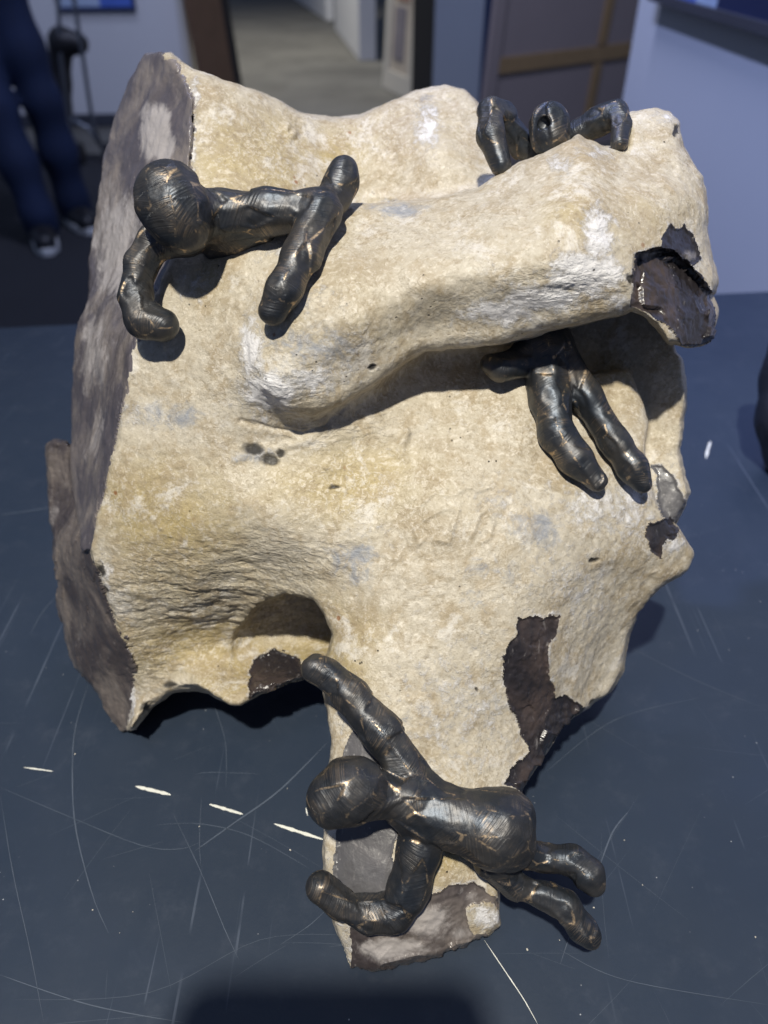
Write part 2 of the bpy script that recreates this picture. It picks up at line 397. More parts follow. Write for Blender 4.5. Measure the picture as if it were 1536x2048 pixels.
def px_line(pts, wpx, taper=True, n=18):
    """smooth curve through pixels of the table top -> points and widths"""
    p = [on_plane(*q) for q in pts]; out = []; k = len(p) - 1
    for i in range(n + 1):
        t = i / n * k; j = min(int(t), k - 1); u = t - j
        p0 = p[max(j - 1, 0)]; p1 = p[j]; p2 = p[j + 1]; p3 = p[min(j + 2, k)]
        out.append(0.5 * ((2 * p1) + (p2 - p0) * u + (2 * p0 - 5 * p1 + 4 * p2 - p3) * u * u + (3 * p1 - p0 - 3 * p2 + p3) * u ** 3))
    wpx = wpx * (0.75 if wpx < 5 else 1)
    w = [wpx * (math.sin(math.pi * min(1, max(0, i / n))) ** 0.6 if taper else 1) * 0.0 + wpx * ((q.y * CP + (CAMH) * SP) / F) *
         (max(0.12, math.sin(math.pi * i / n) ** 0.55) if taper else 1) for i, q in enumerate(out)]
    w = [v * (random.uniform(0.65, 1.15)) for v in w]
    return out, w
for pts, w in (([(47, 1535), (106, 1543)], 4.5), ([(271, 1573), (342, 1590)], 8), ([(419, 1609), (486, 1629)], 7), ([(548, 1648), (648, 1680)], 7.5),
               ([(612, 1616), (615, 1632)], 3.5), ([(968, 1880), (1015, 1950), (1048, 2000), (1075, 2048)], 3.2),
               ([(1421, 883), (1415, 902), (1412, 917)], 6)):
    mb = MB(); mb.strip(*px_line(pts, w), 0.00025); mb.build('gouge', M['gouge'], table)
for pts, w in (([(655, 1485), (560, 1580), (470, 1645), (390, 1702)], 4.5),
               ([(176, 1370), (150, 1460), (145, 1560), (152, 1660), (185, 1790), (218, 1868)], 3.0),
               ([(0, 1575), (130, 1630), (280, 1690), (360, 1698), (410, 1680)], 1.6),
               ([(315, 1650), (400, 1648), (500, 1672), (620, 1738)], 1.8),
               ([(345, 1625), (400, 1740), (450, 1860), (478, 1920)], 2.0),
               ([(403, 1595), (399, 1680), (402, 1735)], 1.6),
               ([(0, 1950), (180, 2010), (370, 2046)], 2.6), ([(0, 1585), (25, 1740), (60, 1900), (88, 2047)], 2.0),
               ([(0, 1030), (60, 1022), (118, 1012)], 3.5), ([(60, 1270), (85, 1225), (116, 1190)], 2.0),
               ([(560, 1890), (620, 1850), (660, 1812)], 1.6), ([(1120, 1930), (1140, 1870), (1160, 1820)], 2.0),
               ([(1200, 1730), (1225, 1665), (1255, 1625)], 4.0), ([(1090, 1545), (1230, 1440), (1400, 1395)], 1.5),
               ([(1120, 1900), (1250, 1960), (1536, 2010)], 1.6), ([(1250, 1290), (1390, 1360), (1536, 1420)], 1.5),
               ([(390, 1550), (420, 1545), (520, 1548)], 1.5), ([(420, 1390), (450, 1480), (452, 1580)], 1.4),
               ([(30, 2000), (300, 1985), (520, 1880), (700, 1870)], 1.2)):
    mb = MB(); mb.strip(*px_line(pts, w), 0.00018); mb.build('scratch', M['scratch'], table)
mb = MB()
for i in range(330):
    x, y = random.uniform(-0.45, 0.5), random.uniform(-0.02, 0.75); a = random.choice((0.1, 0.5, 0.9, 1.9, 2.6, random.uniform(0, 3.1))) + random.gauss(0, .12)
    L = random.uniform(0.01, 0.09); cv = random.gauss(0, 0.012)
    pts = [Vector((x + math.cos(a + cv * t * 4) * L * t, y + math.sin(a + cv * t * 4) * L * t, 0)) for t in (0, .25, .5, .75, 1)]
    w = random.uniform(0.00008, 0.00018); mb.strip(pts, [w * .3, w, w, w, w * .3], 0.00012)
hl = mb
crumb = MB()
for i in range(24):
    q = on_plane(random.gauss(1080, 150), random.gauss(1800, 90)) if i < 17 else on_plane(random.uniform(40, 640), random.uniform(1480, 1950))
    r_ = random.uniform(0.0002, 0.00055)
    crumb.box((q.x, q.y, r_ * .5), (r_ * random.uniform(.8, 2), r_, r_), mathutils.Euler((random.random(), random.random(), random.random() * 6)).to_matrix())
tag(crumb.build('stone_crumbs', plain('cream stone crumb', (0.62, 0.58, 0.50), 0.8)), 'tiny cream stone crumbs scattered on the table round the foot of the rock', 'crumbs', kind='stuff')
tag(mb.build('hairline_scratches', M['scratch'], table), kind='stuff')

# ------------------------------------------------------------------ the flint: layered implicit body
STEP, DZ, Z0, Z1 = 4.0, 0.0021, 0.318, 0.535
gx = np.arange(60, 1470, STEP); gy = np.arange(70, 1976, STEP); gz = np.arange(Z0, Z1, DZ)
GX, GY = np.meshgrid(gx, gy)
ZV = gz[:, None, None].astype(np.float32)
LAYERS = []
def layer(name, poly, ctrl, T, Rr, k, mod=None, tb=None):
    LAYERS.append((name, poly, [(x, y, z / 100.0) for x, y, z in ctrl], T, Rr, k, mod, tb))

layer('front', [(400, 420), (385, 440), (340, 520), (300, 600), (270, 680), (245, 800), (215, 950), (180, 1098), (205, 1180), (232, 1255), (264, 1330),
    (262, 1452), (300, 1408), (345, 1378), (400, 1372), (440, 1335), (470, 1262), (520, 1203), (575, 1186), (625, 1196), (655, 1230), (667, 1270),
    (662, 1300), (648, 1330), (650, 1400), (662, 1480), (657, 1560), (650, 1640), (648, 1740), (662, 1830), (680, 1900), (692, 1938), (730, 1941), (770, 1936), (860, 1916),
    (930, 1896), (965, 1878), (1000, 1850), (996, 1800), (1002, 1740), (1010, 1640), (1052, 1568), (1098, 1492), (1128, 1450), (1168, 1418), (1218, 1382), (1243, 1340), (1252, 1290),
    (1272, 1225), (1300, 1190), (1325, 1165), (1372, 1140), (1384, 1108), (1362, 1075), (1330, 1028), (1302, 965), (1290, 905), (1295, 850), (1276, 790), (1256, 738),
    (1180, 750), (1100, 690), (1050, 600), (900, 500), (600, 440)],
    [(350, 560, 38.0), (300, 700, 38.5), (250, 850, 39.2), (205, 1000, 40.2), (185, 1100, 41.2), (400, 600, 37.7), (400, 460, 38.7), (500, 500, 37.0), (560, 560, 36.6),
     (600, 680, 36.5), (560, 790, 36.8), (560, 860, 38.3), (450, 850, 37.9), (350, 900, 38.5), (700, 850, 38.8), (850, 760, 39.9), (850, 900, 38.7), (850, 1050, 37.6),
     (700, 1050, 38.2), (550, 1050, 38.3), (400, 1050, 38.9), (250, 1170, 41.4), (400, 1170, 41.0), (540, 1130, 40.0), (660, 1140, 38.8), (750, 1200, 37.8), (850, 1250, 37.4),
     (1000, 1100, 37.5), (1000, 900, 38.8), (1100, 1000, 38.2), (1200, 1100, 39.0), (1300, 1090, 40.2), (1375, 1110, 42.2), (1250, 1250, 42.6), (1200, 1370, 43.0),
     (1150, 1250, 39.4), (1100, 1330, 38.8), (1000, 1400, 37.9), (1050, 1530, 38.7), (850, 1400, 36.9), (750, 1400, 37.0), (690, 1350, 37.8), (680, 1500, 37.3), (800, 1600, 36.3),
     (900, 1700, 36.1), (1000, 1780, 36.6), (690, 1750, 36.1), (800, 1850, 35.7), (740, 1920, 36.2), (950, 1860, 36.6), (250, 1300, 43.6), (300, 1400, 45.2), (262, 1450, 46.6), (400, 1290, 45.0),
     (340, 1260, 43.6), (470, 1262, 44.9), (440, 1318, 45.2), (505, 1222, 42.6), (430, 1235, 43.4), (580, 1190, 40.4), (650, 1250, 39.3), (1100, 750, 40.3), (1180, 770, 41.0), (1255, 750, 41.3), (1290, 850, 41.0), (1200, 850, 40.3),
     (1200, 960, 39.3), (1300, 970, 40.3), (1120, 850, 39.9), (1060, 750, 40.2), (1050, 860, 38.9), (950, 700, 40.5), (800, 600, 39.8), (1000, 600, 40.4), (640, 480, 38.5)],
    0.055, 9, 0.008, tb='front')
layer('shelf', [(262, 1455), (300, 1408), (345, 1376), (395, 1372), (430, 1392), (462, 1408), (480, 1408), (505, 1394), (560, 1370), (620, 1352), (720, 1335), (740, 1180), (600, 1120), (430, 1130), (300, 1240)],
    [(280, 1380, 45.4), (345, 1376, 44.6), (400, 1300, 45.2), (400, 1370, 43.2), (470, 1310, 45.6), (470, 1403, 42.8), (520, 1240, 46.4), (560, 1300, 46.4), (560, 1365, 43.4), (570, 1200, 47.2), (650, 1250, 47.6),
     (650, 1310, 45.6), (610, 1350, 44.0), (700, 1330, 45.0), (450, 1180, 44.5)], 0.045, 10, 0.010)
layer('ridge', [(478, 560), (492, 490), (530, 450), (600, 425), (690, 410), (800, 402), (900, 393), (960, 380), (1040, 330), (1100, 302), (1140, 280), (1155, 268), (1172, 278), (1205, 292), (1252, 290),
    (1256, 226), (1285, 222), (1310, 214), (1340, 222), (1356, 245), (1364, 292), (1382, 320), (1404, 352), (1412, 400), (1412, 470), (1422, 520), (1436, 560), (1430, 585), (1424, 590), (1432, 630), (1422, 682), (1375, 698),
    (1335, 690), (1315, 660), (1290, 632), (1262, 620), (1230, 631), (1100, 662), (1000, 692), (850, 705), (750, 770), (690, 805), (630, 828), (570, 818), (520, 780), (492, 700)],
    [(500, 520, 37.4), (490, 620, 37.2), (560, 520, 36.2), (560, 620, 35.0), (620, 640, 35.0), (560, 760, 35.3), (620, 800, 36.2), (700, 440, 37.3), (700, 520, 35.5), (700, 650, 34.6), (740, 740, 36.2), (850, 420, 37.3), (850, 470, 35.8),
     (850, 560, 34.5), (850, 660, 36.0), (1000, 370, 37.2), (1000, 440, 35.2), (1000, 540, 34.0), (1000, 650, 35.8), (1100, 320, 36.8), (1150, 400, 34.4), (1150, 520, 33.9), (1130, 610, 35.0), (1150, 280, 36.6), (1185, 330, 35.8),
     (1220, 430, 34.9), (1230, 560, 34.6), (1210, 625, 35.6), (1250, 300, 37.4), (1270, 380, 35.9), (1310, 230, 38.3), (1350, 290, 37.8), (1390, 380, 37.6), (1330, 430, 35.9), (1405, 480, 37.7), (1340, 560, 35.8), (1425, 590, 37.6),
     (1350, 680, 36.2), (1415, 670, 37.6), (1290, 625, 35.3)],
    0.062, 26, 0.010, mod='notch')
layer('back', [(340, 106), (385, 140), (450, 165), (520, 185), (600, 225), (660, 236), (720, 232), (790, 200), (840, 178), (890, 170), (930, 180), (960, 210), (975, 300), (1000, 350), (1150, 400), (1200, 700), (1100, 760), (500, 760),
    (330, 640), (330, 530), (378, 345), (386, 200), (322, 108)],
    [(330, 110, 42.0), (385, 160, 41.0), (450, 250, 40.6), (550, 330, 41.0), (600, 240, 43.2), (660, 250, 44.2), (640, 380, 42.4), (720, 400, 44.0), (840, 190, 44.6), (890, 185, 44.6), (880, 300, 42.6), (960, 260, 44.0), (960, 380, 43.2), (790, 280, 43.8),
     (720, 300, 43.9), (395, 320, 39.9), (400, 440, 39.2), (330, 600, 39.8), (520, 440, 40.3), (1100, 500, 44.0), (1100, 700, 43.5), (600, 600, 42.0), (800, 600, 44.0)], 0.07, 16, 0.009)
layer('side_wall', [(1100, 520), (1330, 520), (1345, 690), (1362, 722), (1370, 780), (1368, 812), (1364, 860), (1354, 900), (1366, 935), (1378, 985), (1368, 1010), (1350, 1044), (1330, 1040), (1250, 1080), (1050, 1050), (980, 800), (960, 640)],
    [(1150, 680, 44.2), (1240, 700, 43.4), (1310, 700, 42.3), (1350, 780, 42.3), (1340, 900, 42.7), (1345, 990, 42.4), (1310, 940, 42.7), (1200, 900, 44.5), (1000, 700, 42.5), (1100, 900, 44.5), (1250, 560, 42.5)], 0.035, 8, 0.003)
layer('fracture', [(292, 106), (322, 105), (352, 130), (386, 200), (378, 345), (350, 500), (300, 605), (270, 680), (245, 800), (215, 950), (180, 1098), (166, 1102), (152, 1010), (143, 930), (144, 800), (150, 690), (160, 640), (178, 605), (180, 520), (190, 440),
    (206, 330), (222, 260), (236, 220), (262, 160)],
    [(295, 108, 43.6), (325, 108, 42.4), (384, 200, 40.4), (376, 340, 39.4), (310, 250, 42.6), (250, 230, 45.6), (205, 340, 48.0), (300, 400, 41.8), (330, 520, 39.4), (182, 560, 48.6), (270, 680, 38.7), (210, 690, 43.5), (150, 700, 49.0), (245, 800, 39.2),
     (145, 850, 48.6), (215, 950, 40.0), (148, 1000, 46.6), (182, 1098, 41.4)], 0.05, 2, 0.0015, tb='fr')
layer('flake', [(90, 902), (96, 889), (110, 883), (132, 888), (150, 912), (168, 1000), (182, 1102), (210, 1180), (236, 1255), (266, 1332), (264, 1452), (240, 1461), (218, 1425), (196, 1388), (165, 1345), (140, 1312), (122, 1240), (112, 1150), (102, 1040), (94, 960)],
    [(95, 900, 50.4), (130, 895, 50.0), (105, 1040, 49.8), (150, 1000, 48.6), (115, 1200, 49.2), (150, 1180, 46.4), (182, 1105, 42.6), (232, 1260, 43.4), (145, 1310, 48.8), (200, 1330, 46.0), (264, 1350, 44.8), (230, 1440, 47.2), (262, 1450, 46.7)], 0.03, 3, 0.0015)

NOTCH = [(1264, 618), (1268, 560), (1273, 508), (1310, 497), (1345, 500), (1375, 520), (1405, 560), (1440, 600), (1440, 700), (1372, 705), (1355, 668), (1325, 642), (1290, 628)]
field = None; owner = None; fronts = {}
for li, (name, poly, ctrl, T, Rr, k, mod, tb) in enumerate(LAYERS):
    sd = poly_sd(poly, GX, GY)
    xx = (GX - CX) / F * 0.4; yy = (GY - CY) / F * 0.4
    pp = np.stack([xx.ravel(), yy.ravel(), np.full(xx.size, li * 0.7)], 1)
    jag = noise(pp, 160, 3 + li, 3, 0.6).reshape(GX.shape)
    sd = sd + jag * (1.6 if name not in ('flake', 'side_wall') else 4.0)
    fr = rbf(ctrl, GX, GY)
    if mod == 'notch':
        nd = poly_sd(NOTCH, GX, GY) + jag * 3
        fr = fr + 0.0085 * sstep(-1, 9, nd) * (0.35 + 0.65 * sstep(640, 520, GY))
    t = np.clip((Rr - sd) / Rr, 0, 1)
    rnd = (1 - np.sqrt(np.maximum(1 - t * t, 0))) * Rr * 0.38 / F
    bk = fr + T - rnd
    if tb == 'front': bk = fr + T - rnd + 0.03 * sstep(1000, 700, GX) * sstep(1300, 1000, GY)
    if tb == 'fr': bk = np.minimum(np.maximum(fr + 0.03, 0.50), 0.515)
    fr = fr + rnd
    fr32, bk32, sd32 = fr.astype(np.float32)[None], bk.astype(np.float32)[None], (-sd / F).astype(np.float32)[None]
    f = np.maximum(np.maximum(fr32 - ZV, ZV - bk32), sd32 * ZV)
    if field is None:
        field = f; best = f.copy(); owner = np.zeros(f.shape, np.int8)
    else:
        w = f < best; owner[w] = li; best[w] = f[w]; field = smin(field, f, np.float32(k))
hgt = np.float32(CAMH) - ZV * (SP + (GY - CY) / F * CP).astype(np.float32)[None]
field = np.maximum(field, 0.0006 - hgt)
del best, hgt
neg = field < 0
zhit = np.where(neg.any(0), gz[np.argmax(neg, 0)], 9.0)
Vi, Q = surface_nets(field)
own_v = owner[np.rint(Vi[:, 0]).astype(int).clip(0, len(gz) - 1), np.rint(Vi[:, 1]).astype(int).clip(0, len(gy) - 1), np.rint(Vi[:, 2]).astype(int).clip(0, len(gx) - 1)]
V = P(gx[0] + Vi[:, 2] * STEP, gy[0] + Vi[:, 1] * STEP, gz[0] + Vi[:, 0] * DZ)
del field, owner
V = smooth(V, Q, 2, 0.5)
n_coarse = len(V)
V, Q2 = subdivide(V, Q)
e0, _ = edges_of(Q)
own = np.concatenate([own_v, own_v[e0].max(1), own_v[Q].max(1)]); Q = Q2
# orientation: make faces point outwards
vol = np.einsum('ij,ij->i', V[Q[:, 0]], np.cross(V[Q[:, 1]], V[Q[:, 2]])).sum() + np.einsum('ij,ij->i', V[Q[:, 0]], np.cross(V[Q[:, 2]], V[Q[:, 3]])).sum()
if vol < 0: Q = Q[:, ::-1].copy()
V = smooth(V, Q, 1, 0.4)
px, py, pz = to_px(V)
ci = np.rint((py - gy[0]) / STEP).astype(int).clip(0, len(gy) - 1); cj = np.rint((px - gx[0]) / STEP).astype(int).clip(0, len(gx) - 1)
zh = zhit[ci, cj]
for di, dj in ((2, 0), (-2, 0), (0, 2), (0, -2)): zh = np.where(zh > 8, zhit[(ci + di).clip(0, len(gy) - 1), (cj + dj).clip(0, len(gx) - 1)], zh)
vis = (pz - zh) < 0.012
NRM = normals(V, Q)
n1 = noise(V, 45, 11, 4, 0.55); n2 = noise(V, 260, 21, 3, 0.55)
dx, dy = noise(V, 130, 31, 4, 0.6) * 5, noise(V, 130, 41, 4, 0.6) * 5
qx, qy = px + dx, py + dy

def blobs(lst):
    out = np.zeros(len(V), np.float32)
    for x, y, rx, ry, s in lst:
        d = ((px - x) / rx) ** 2 + ((py - y) / ry) ** 2
        out = np.maximum(out, s * np.exp(-d * 1.1).astype(np.float32))
    return out * vis
chalk = blobs([(1195, 470, 34, 62, 1.35), (1170, 548, 84, 48, 1.4), (1085, 595, 95, 36, 1.25), (1000, 625, 95, 32, 1.1), (1230, 600, 40, 30, .8), (540, 785, 64, 50, 1.25), (500, 700, 26, 80, 1.1), (630, 750, 100, 50, .7), (620, 590, 60, 60, .45), (500, 690, 22, 90, .9), (560, 500, 60, 35, .6),
               (855, 255, 32, 55, .9), (390, 570, 50, 50, .5), (1260, 1010, 70, 90, .75), (930, 1420, 170, 170, .5), (1150, 1180, 120, 120, .5), (1000, 1000, 100, 60, .4), (660, 690, 120, 50, .45), (800, 420, 60, 20, .5), (690, 1420, 30, 110, .55), (270, 830, 60, 40, .55), (540, 840, 60, 30, .5), (1340, 960, 30, 80, .5),
               (1120, 330, 40, 30, .7), (1200, 300, 60, 20, .6), (1190, 1010, 110, 70, .7), (660, 1610, 22, 120, .6), (390, 200, 14, 60, .8), (385, 300, 10, 60, .8), (520, 905, 50, 18, .7), (210, 1150, 22, 60, .7),
               (262, 1400, 16, 60, .8), (970, 1830, 40, 36, .9), (1345, 1085, 26, 26, .9), (700, 1890, 25, 60, .7), (770, 1080, 60, 40, .35), (1330, 235, 40, 20, .6), (1390, 540, 30, 50, .7)])
blue = blobs([(800, 418, 80, 24, .85), (640, 690, 150, 55, .75), (1050, 610, 110, 30, .6), (340, 830, 110, 40, .75), (700, 1110, 60, 60, .8), (1080, 1060, 70, 60, .75), (990, 1150, 110, 60, .5), (1190, 1230, 50, 50, .55),
              (490, 915, 60, 22, .8), (860, 205, 45, 30, .7), (600, 760, 80, 30, .6), (720, 1150, 60, 30, .7), (880, 1430, 120, 60, .4), (1130, 590, 60, 40, .5), (760, 700, 60, 30, .6), (960, 1190, 50, 50, .5)])
ochre = blobs([(500, 290, 170, 110, .55), (430, 480, 70, 70, .6), (420, 560, 50, 80, .5), (350, 1080, 200, 170, .55), (700, 960, 280, 110, .45), (560, 1340, 220, 80, .8), (870, 1690, 70, 80, .9), (740, 1270, 70, 60, .5), (1130, 420, 90, 60, .4),
               (720, 560, 180, 80, .15), (400, 1300, 200, 80, .8), (900, 260, 60, 60, .3), (1210, 740, 60, 40, .3), (660, 310, 60, 60, .5)])
rough = blobs([(400, 1200, 220, 95, 1.0), (560, 1120, 160, 60, .6), (300, 1320, 120, 80, .7), (1130, 570, 120, 45, .8), (560, 770, 90, 60, .6), (1190, 470, 30, 60, .5), (700, 860, 140, 40, .4), (980, 1880, 60, 40, .5), (480, 1360, 100, 40, .4)])
dark = np.zeros(len(V), np.float32)
for x, y, rx, ry in ((508, 900, 18, 9), (540, 918, 16, 12), (565, 905, 8, 6), (200, 1142, 8, 12), (204, 1182, 8, 10), (335, 1372, 12, 7), (742, 738, 8, 5), (290, 1418, 10, 6), (668, 975, 12, 3), (1185, 1118, 7, 4), (958, 1384, 4, 4), (1350, 262, 6, 9),
                     (1262, 560, 10, 8), (860, 1560, 4, 4), (1240, 1415, 6, 8), (1190, 1410, 7, 6)):
    dark = np.maximum(dark, sstep(1.5, 0.7, np.sqrt(((qx - x) / rx) ** 2 + ((qy - y) / ry) ** 2)) * vis)

# relief of the skin
rg = noise(V @ np.diag([1, 1, 2.6]), 95, 51, 3, 0.6)
D = 0.0009 * n1 + 0.0013 * noise(V, 22, 61, 2) + 0.00014 * n2 + rough * (0.0010 * rg + 0.0004 * noise(V @ np.diag([1, 1, 2.2]), 48, 57, 2)) - 0.0012 * dark
def worm(pts, w, h):
    global D
    D = D + h * np.exp(-(line_d(pts, px + dx * .5, py + dy * .5) / w) ** 2) * vis
for pts in ([(845, 1010), (870, 985), (900, 995), (930, 978), (962, 982), (990, 970)], [(850, 1040), (890, 1020), (915, 1025), (905, 1060)], [(945, 1075), (955, 1035), (975, 1020), (988, 1045), (978, 1075), (962, 1085)],
            [(830, 1060), (835, 1090), (850, 1075)], [(870, 1080), (900, 1085), (905, 1050)], [(1000, 945), (1020, 935), (1050, 940)], [(780, 905), (800, 915), (815, 880), (812, 862)]):
    worm(pts, 5, 0.0007)
worm([(800, 890), (808, 880), (814, 866)], 8, 0.0016)
worm([(574, 256), (586, 268)], 11, 0.0026); worm([(580, 262), (581, 263)], 4, -0.0014)
worm([(480, 845), (540, 858), (600, 868), (650, 850), (700, 800)], 6, -0.0012)
worm([(470, 920), (520, 900), (580, 895), (620, 880)], 9, 0.0009)
worm([(650, 640), (652, 650)], 6, 0.0008); worm([(650, 938), (651, 939)], 5, 0.0012); worm([(325, 645), (330, 700)], 4, 0.0005)

# where the skin is broken off and flint shows
PID = np.zeros(len(V), np.int32)
PID[(own == 5)] = 1; PID[own == 6] = 2
PATCH = [
 (3, NOTCH, None), (3, [(1322, 500), (1328, 468), (1342, 450), (1356, 462), (1370, 447), (1385, 462), (1392, 486), (1404, 520), (1380, 530)], None),
 (4, [(1040, 1232), (1080, 1238), (1126, 1230), (1114, 1265), (1098, 1300), (1096, 1340), (1106, 1392), (1130, 1392), (1172, 1412), (1140, 1470), (1060, 1590), (1012, 1568), (1020, 1532), (1056, 1508), (1040, 1450), (1016, 1390), (1005, 1330), (1016, 1290), (1036, 1262)], None),
 (5, [(1297, 1052), (1330, 1042), (1346, 1032), (1358, 1062), (1335, 1088), (1326, 1116), (1302, 1102), (1292, 1074)], None),
 (6, [(496, 1400), (500, 1332), (516, 1308), (550, 1296), (590, 1312), (606, 1335), (612, 1356), (545, 1376), (512, 1396)], None),
 (7, [(672, 1560), (690, 1500), (702, 1462), (736, 1470), (790, 1560), (800, 1640), (786, 1720), (784, 1790), (730, 1812), (690, 1795), (668, 1740), (668, 1700), (680, 1640)], None),
 (8, [(696, 1945), (688, 1900), (672, 1850), (740, 1866), (800, 1860), (846, 1790), (900, 1775), (955, 1766), (985, 1790), (1000, 1806), (1000, 1900), (960, 1885), (870, 1922), (760, 1948)], None),
 (9, [(1306, 930), (1325, 932), (1352, 955), (1366, 985), (1372, 1012), (1350, 1050), (1325, 1030)], None)]
inner = np.zeros(len(V), np.float32)
for pid, poly, _ in PATCH:
    s = poly_sd(poly, qx, qy); w = (s > 0) & vis & (PID == 0)
    if pid == 8: w &= ~((((qx - 968) / 36) ** 2 + ((qy - 1838) / 34) ** 2) < 1) & ~((((qx - 985) / 14) ** 2 + ((qy - 1775) / 20) ** 2) < 1) & ~((qx < 700 + (qy - 1900) * 0.05) & (qy > 1840))
    chalk = np.maximum(chalk, 0.55 * sstep(-13, -1, s) * (s <= 0) * vis * (pid not in (5, 7)))
    PID[w] = pid; inner = np.maximum(inner, sstep(0, 5, s) * w)
# the white line of skin under the ridge end
lip = line_d([(1262, 624), (1300, 634), (1330, 652), (1352, 690), (1358, 702)], qx, qy) < 7
PID[lip & vis & (PID == 3)] = 0
PID[(PID == 2) & (NRM @ np.array([0.0, -0.6, 0.8]) > 0.93)] = 2

def facet(V, N, spacing, amt, seed, axis=None, stretch=0.4):
    """cut soft planar facets into a surface; returns the moved points, facet ids, seeds"""
    r = np.random.default_rng(seed); lo, hi = V.min(0), V.max(0)
    key = {}
    perm = r.permutation(len(V))
    g = np.floor((V - lo) / (spacing if axis is None else spacing * 0.5)).astype(int)
    kk = g[:, 0] * 1000000 + g[:, 1] * 1000 + g[:, 2]
    _, first = np.unique(kk[perm], return_index=True); s = perm[first]
    if axis is not None:                                   # thin the seeds out with the stretched metric
        keep = []
        for i in s[r.permutation(len(s))]:
            if keep:
                q = V[keep] - V[i]; al = (q * axis[i]).sum(1)
                if ((q ** 2).sum(1) - (1 - stretch ** 2) * al ** 2 + np.maximum(0, 0.3 - N[keep] @ N[i]) * spacing ** 2 * 6).min() < (0.72 * spacing) ** 2: continue
            keep.append(i)
        s = np.array(keep)
    sp, sn = V[s], N[s]
    best = np.full(len(V), 1e9); bi = np.zeros(len(V), int); sec = np.full(len(V), 1e9)
    for a in range(0, len(V), 20000):
        v = V[a:a + 20000]
        d = ((v ** 2).sum(1)[:, None] - 2 * v @ sp.T + (sp ** 2).sum(1)[None])
        if axis is not None: d = d - (1 - stretch ** 2) * (v @ axis[s].T - (sp * axis[s]).sum(1)[None]) ** 2
        d = d.clip(0) + 1e-7 + np.maximum(0, 0.3 - N[a:a + 20000] @ sn.T) * spacing ** 2 * 6
        b2 = np.argpartition(d, 1, 1)[:, :2]; dd = np.take_along_axis(d, b2, 1); o = np.argsort(dd, 1)
        b2 = np.take_along_axis(b2, o, 1); dd = np.take_along_axis(dd, o, 1)
        bi[a:a + 20000] = b2[:, 0]; best[a:a + 20000] = dd[:, 0]; sec[a:a + 20000] = dd[:, 1]
    off = np.einsum('ij,ij->i', sp[bi] - V, sn[bi]) / np.maximum(np.einsum('ij,ij->i', N, sn[bi]), 0.5)
    off = np.clip(off, -amt, amt)
    edge = np.clip(1 - (np.sqrt(sec.clip(0)) - np.sqrt(best.clip(0))) / (spacing * 0.22), 0, 1)
    return off, bi, sn, edge
chip = np.isin(PID, [2, 3, 4, 6, 8])
foff, fbi, fsn, fed = facet(V[chip], NRM[chip], 0.014, 0.0022, 5)
D = D - inner * 0.0011
flint_v = PID > 0
D[flint_v] = (0.0006 * n1 - 0.0011 * inner + 0.00012 * n2)[flint_v]
D[PID == 1] += (0.0007 * noise(V[PID == 1] @ np.diag([1, 1, .35]), 60, 77, 3, .5))
tmp = np.zeros(len(V)); tmp[chip] = foff + 0.0004 * noise(V[chip], 300, 9, 2)
in2 = np.zeros(len(V), np.float32)
for pid, poly, _ in PATCH: in2 = np.maximum(in2, sstep(2, 16, poly_sd(poly, qx, qy)) * (PID == pid))
D = D + tmp * np.where(PID == 2, 0.45, in2)
V = V + NRM * D[:, None]

grey = blobs([(320, 260, 45, 90, 1.0), (240, 480, 60, 160, .75), (190, 700, 45, 120, .6), (200, 880, 50, 120, .4), (120, 1000, 40, 120, .5), (150, 1280, 50, 60, .25), (1350, 580, 30, 30, .45), (1380, 510, 30, 25, .9), (1345, 1000, 30, 40, 1.0),
              (850, 1840, 60, 40, 1.0), (770, 1900, 90, 25, .9), (930, 1870, 50, 25, .5), (1060, 1440, 30, 60, .3), (250, 1370, 30, 20, .5), (540, 1370, 30, 20, .45), (1110, 1450, 40, 30, .5), (950, 1800, 30, 20, .5)])
grey = grey - 0.8 * blobs([(368, 230, 22, 130, 1), (315, 150, 50, 45, 1), (245, 290, 22, 80, .9), (150, 1010, 30, 70, .6), (225, 1330, 40, 80, .9), (205, 1230, 25, 70, .7)])
rock = empty('flint_rock', tuple(on_plane(760, 1700)), 'large cream flint nodule with broken grey faces standing on the dark table', 'rock')
fid = np.sort(PID[Q], 1)[:, 2]
PARTS = {0: ('cortex', 'cortex'), 1: ('fracture_face', 'flint_grey'), 2: ('flint_flake', 'flint_brown'), 3: ('broken_end', 'flint_dark'), 4: ('flint_patch', 'flint_dark'), 5: ('flint_patch', 'flint_dark'),
         6: ('flint_patch', 'flint_dark'), 7: ('flint_patch', 'flint_dull'), 8: ('chipped_tip', 'flint_brown'), 9: ('flint_patch', 'flint_dull')}
PLAB = {1: 'tall smooth grey fracture face on the left side', 3: 'dark brown glassy broken end of the upper ridge', 4: 'long dark flint patch down the lower right', 5: 'small dark flint patch at the right edge',
        6: 'dark rounded flint patch on the lower left lip', 7: 'dull grey flint patch under the lowest figure', 8: 'chipped brown and white foot of the rock', 9: 'grey flint patch on the right back wall', 2: 'thin mottled grey flake along the lower left'}
rock_verts_front = None
for pid, (nm, mk) in PARTS.items():
    q = Q[fid == pid]
    if not len(q): continue
    u, inv = np.unique(q, return_inverse=True)
    at = dict(chalk=chalk[u], blue=blue[u], ochre=ochre[u], rough=rough[u], dark=dark[u]) if pid == 0 else dict(grey=grey[u])
    o = mesh_np(nm, V[u], inv.reshape(q.shape), M[mk], rock, at)
    if pid in PLAB: o['label'] = PLAB[pid]

